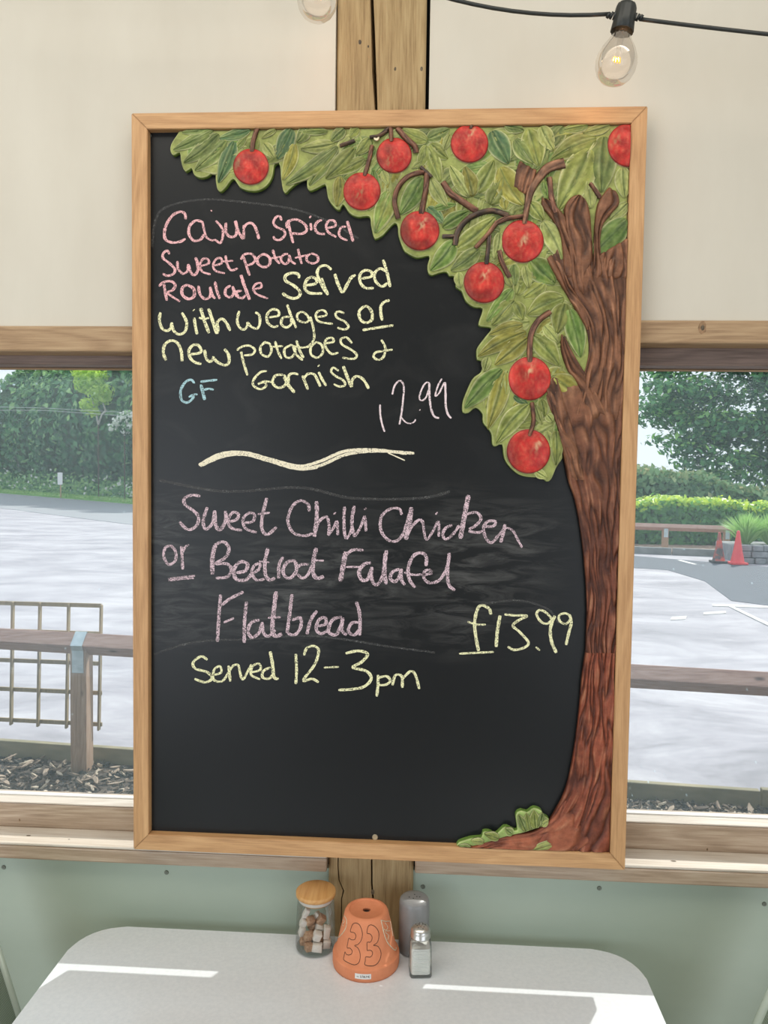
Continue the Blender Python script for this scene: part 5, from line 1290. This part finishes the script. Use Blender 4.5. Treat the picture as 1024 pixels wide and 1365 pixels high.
# right side: clipped hedge, mixed hedge, big tree
def hedge_box(name, x0, x1, y, dep, zt, mat, n, label, size, seed, cat='hedge', wav=.1, topcol=.5):
    t = root(name, ((x0 + x1) / 2, y, GZ), label, cat)
    g_ = np.random.default_rng(seed)
    zf = lambda x: zt(x) + wav * np.sin(x * 1.7 + seed) * .5 + wav * np.sin(x * 4.1) * .3
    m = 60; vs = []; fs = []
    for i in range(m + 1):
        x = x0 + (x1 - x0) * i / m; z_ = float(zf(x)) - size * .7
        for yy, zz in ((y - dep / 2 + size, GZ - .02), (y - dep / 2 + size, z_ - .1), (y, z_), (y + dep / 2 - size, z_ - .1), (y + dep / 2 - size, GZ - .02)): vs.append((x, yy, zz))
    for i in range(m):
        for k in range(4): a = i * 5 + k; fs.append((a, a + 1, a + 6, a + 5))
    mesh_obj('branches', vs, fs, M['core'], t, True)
    x = g_.uniform(x0, x1, n); top = g_.random(n) < .3; zz = np.where(top, zf(x), GZ + (zf(x) - GZ) * g_.random(n) ** .8)
    yy = np.where(top, y + g_.uniform(-dep / 2, dep / 2, n), y - dep / 2) + g_.normal(0, size * .6, n)
    P = np.stack([x, yy, zz + g_.normal(0, size * .5, n)], 1); Nn = np.where(top[:, None], np.array([0, -.2, 1.]), np.array([0, -1., .25])) + g_.normal(0, .5, (n, 3)); Nn /= np.linalg.norm(Nn, axis=1)[:, None]
    rel = (zz - GZ) / (zf(x) - GZ)
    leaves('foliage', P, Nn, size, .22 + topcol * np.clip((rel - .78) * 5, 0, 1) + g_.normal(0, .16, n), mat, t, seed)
hedge_box('clipped_hedge', 4.5, 16, 20.6, 1.3, lambda x: .93 - .012 * (x - 6), M['l_clip'], 9000, 'low clipped hedge with a bright yellow-green top behind the cones', .085, 21, wav=.10, topcol=.6)
hedge_box('mixed_hedge', 5, 24, 27, 2.2, lambda x: 2.0 - .85 * np.clip((x - 7.5) / 4.5, 0, 1) ** .8, M['l_red'], 9500, 'taller rounded hedge with reddish tips behind the clipped hedge', .13, 23, wav=.22, topcol=.4)
bt = root('broad_tree', (15.6, 31.5, GZ), 'large spreading green tree with a drooping canopy behind the hedges', 'tree')
cs = []; tr_ = random.Random(4)
for i in range(84):
    a = tr_.uniform(-1, 1); b = tr_.uniform(0, 1)
    z = 2.7 + b * 9; wmax = 6.6 * math.sin(PI * min(1, (z + .8) / 14)) ** .55
    cs.append((15.6 + a * wmax, 31.5 + tr_.uniform(-1.6, 1.6), z, tr_.uniform(1.2, 2.1), tr_.uniform(.8, 1.5), tr_.uniform(.6, 1.0)))
for px, py in [(862,520),(866,560),(872,590),(880,605),(895,620),(910,632),(930,640),(960,636),(1000,645),(1020,640),(858,500),(862,545),(940,620),(960,610),(985,625),(1005,615),(1020,620),(950,590),(990,590),(1015,570),(930,575),(900,590),(905,560),(975,560),(1000,540),(1020,545),(960,530),(1015,600),(1000,600),(985,610),(1024,630),(1005,520),(1022,510),(980,510)]:
    d = ray(px, py); p = CAM + d * (32.5 / d.y); cs.append((p.x + 1.0, p.y + tr_.uniform(-1, 1), p.z + .1, 1.3, 1.0, .38))
P, Nn, v = blob(cs, 46000, 77, .42); Nn = Nn * np.array([.6, .6, 1.2]); Nn /= np.linalg.norm(Nn, axis=1)[:, None]
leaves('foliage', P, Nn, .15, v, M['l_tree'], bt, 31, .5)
tube('trunk', [(15.6, 31.5, GZ - .1), (15.5, 31.5, 3), (15.6, 31.4, 8)], .4, M['wood'], bt, 12, [.5, .38, .15])
for q in range(12):
    c_ = cs[q * 3]; tube('branch', [(15.55, 31.5, 2.2 + q * .4), ((15.5 + c_[0]) / 2, (31.5 + c_[1]) / 2, (2.4 + q * .4 + c_[2]) / 2 + .4), (c_[0], c_[1], c_[2])], .08, M['wood'], bt, 6, [.14, .09, .03])
# background belt so the horizon behind the hedges is closed
hedge_box('distant_hedge', -14, 5.2, 60, 3, lambda x: 4.0 + 0 * x, M['l_hedge'], 3500, 'distant dark hedge far behind the chalkboard', .3, 41, wav=.6)
# far bark strip, kerb sleepers, rail and posts
ff = lambda x: 18.55 - .23 * (x - 6.02)
S(ground('far_bark_strip', [(3.5, ff(3.5) - .75), (8.2, ff(8.2) - .75), (8.2, 20.3), (3.5, 20.3)], GZ + .05, .1, mat_noise('pink bark mulch', [(.35, (.22, .13, .10)), (.65, (.52, .40, .32))], 9, .9, bmp=.6, bd=.05)))
M['kerb'] = mat_noise('grey kerb timber', [(.3, (.15, .16, .16)), (.7, (.27, .28, .27))], 5, .85)
kb = root('timber_kerb', (5.8, ff(5.8) - .85, GZ), 'grey timber kerb in front of the far low rail', 'kerb')
for a, b in [(3.3, 5.9), (5.92, 7.75)]: beam('kerb_board', (a, ff(a) - .95, GZ + .075), (b, ff(b) - .95, GZ + .075), .12, .19, M['kerb'], kb, .01)
fr = root('far_knee_rail', (6.0, ff(6.0), GZ), 'far low timber rail in front of the clipped hedge', 'fence')
for x in (4.6, 6.02, 7.42): 
    box('post', (x - .07, ff(x) - .07, GZ - .02), (x + .07, ff(x) + .07, GZ + .58), M['fpost'], fr, .008)
    box('metal_strap', (x - .05, ff(x) - .078, GZ + .36), (x + .05, ff(x) - .071, GZ + .58), M['galv'], fr, .001)
beam('rail', (3.2, ff(3.2), GZ + .62), (8.3, ff(8.3), GZ + .60), .13, .13, M['rail'], fr, .01, PI / 4)
# cones
M['cone_r'] = mat_noise('faded red plastic', [(.3, (.72, .05, .07)), (.7, (.85, .10, .10))], 6, .5)
M['cone_d'] = mat_noise('dirty red plastic', [(.42, (.10, .09, .09)), (.58, (.62, .10, .07))], 5, .6)
def cone(px, py, h, mat, base, label):
    g0 = G(px, py, GZ); t = root('traffic_cone', g0, label, 'traffic cone', 'traffic cones by the kerb')
    b = h * .26; pts = []
    for k in range(4):
        for a in (-.12, .12): an = PI / 2 * k + PI / 4 + a; pts.append((g0.x + b * 1.2 * math.cos(an), g0.y + b * 1.2 * math.sin(an)))
    slab('base', pts, GZ + .01, GZ + .055, base, t, .008)
    lathe('cone_body', [(h * .205, .055), (h * .19, .075), (h * .12, h * .45), (h * .045, h * .96), (h * .03, h), (0, h)], g0, mat, t, 24)
cone(983, 752.5, .74, M['cone_r'], M['cone_r'], 'bright red traffic cone by the stone planter')
cone(958, 750.5, .68, M['cone_d'], mat_plain('black rubber base', (.06, .06, .065), .7), 'dirty red and black traffic cone left of the bright one')
# stone planter with ornamental grass
px0 = G(1013, 752, GZ)
pl = root('stone_planter', (px0.x + 1.4, px0.y + .9, GZ), 'low grey stone planter wall right of the cones', 'planter')
M['stone'] = mat_noise('grey stone', [(.3, (.16, .17, .18)), (.7, (.34, .35, .36))], 8, .9, bmp=.5, bd=.02)
box('planter_core', (px0.x - .35, px0.y + .12, GZ - .02), (px0.x + 4.0, px0.y + 1.7, GZ + .36), M['stone'], pl, .02)
sr = random.Random(9)
for row in range(3):
    x = px0.x - .42 + (row % 2) * -.0
    while x < px0.x + 3.2:
        w = sr.uniform(.22, .42); box('stone', (x, px0.y - sr.uniform(.0, .05), GZ + row * .14), (x + w - .015, px0.y + .13, GZ + row * .14 + .13), M['stone'], pl, .02); x += w
og = root('ornamental_grass', (px0.x + 1.0, px0.y + .9, GZ + .36), 'tall ornamental grass growing in the stone planter', 'grass')
n = 2600; g_ = np.random.default_rng(15); cx = px0.x + .05 + g_.integers(0, 7, n) * .55; a = g_.uniform(0, 6.28, n); rr = g_.uniform(.05, .75, n)
bp = np.stack([cx, px0.y + .9 + np.zeros(n), np.full(n, GZ + .30)], 1); tip = bp + np.stack([np.cos(a) * rr, np.sin(a) * rr, .75 - .5 * rr ** 2 + g_.uniform(-.1, .1, n)], 1); mid = (bp + tip) / 2 + np.array([0, 0, .12])
V = np.stack([bp - [.01, 0, 0], bp + [.01, 0, 0], mid + [.012, 0, 0], mid - [.012, 0, 0], tip], 1).reshape(-1, 3); F = []
for i in range(n): F += [(5 * i, 5 * i + 1, 5 * i + 2, 5 * i + 3), (5 * i + 3, 5 * i + 2, 5 * i + 4)]
vv = np.repeat(g_.uniform(.3, 1, n), 5); o = mesh_obj('blades', [tuple(v) for v in V], F, M['l_grass'], og, False, None, [(q, q, q) for q in vv]); o['kind'] = 'stuff'

for o in bpy.data.objects:
    if 'org' in o: del o['org']
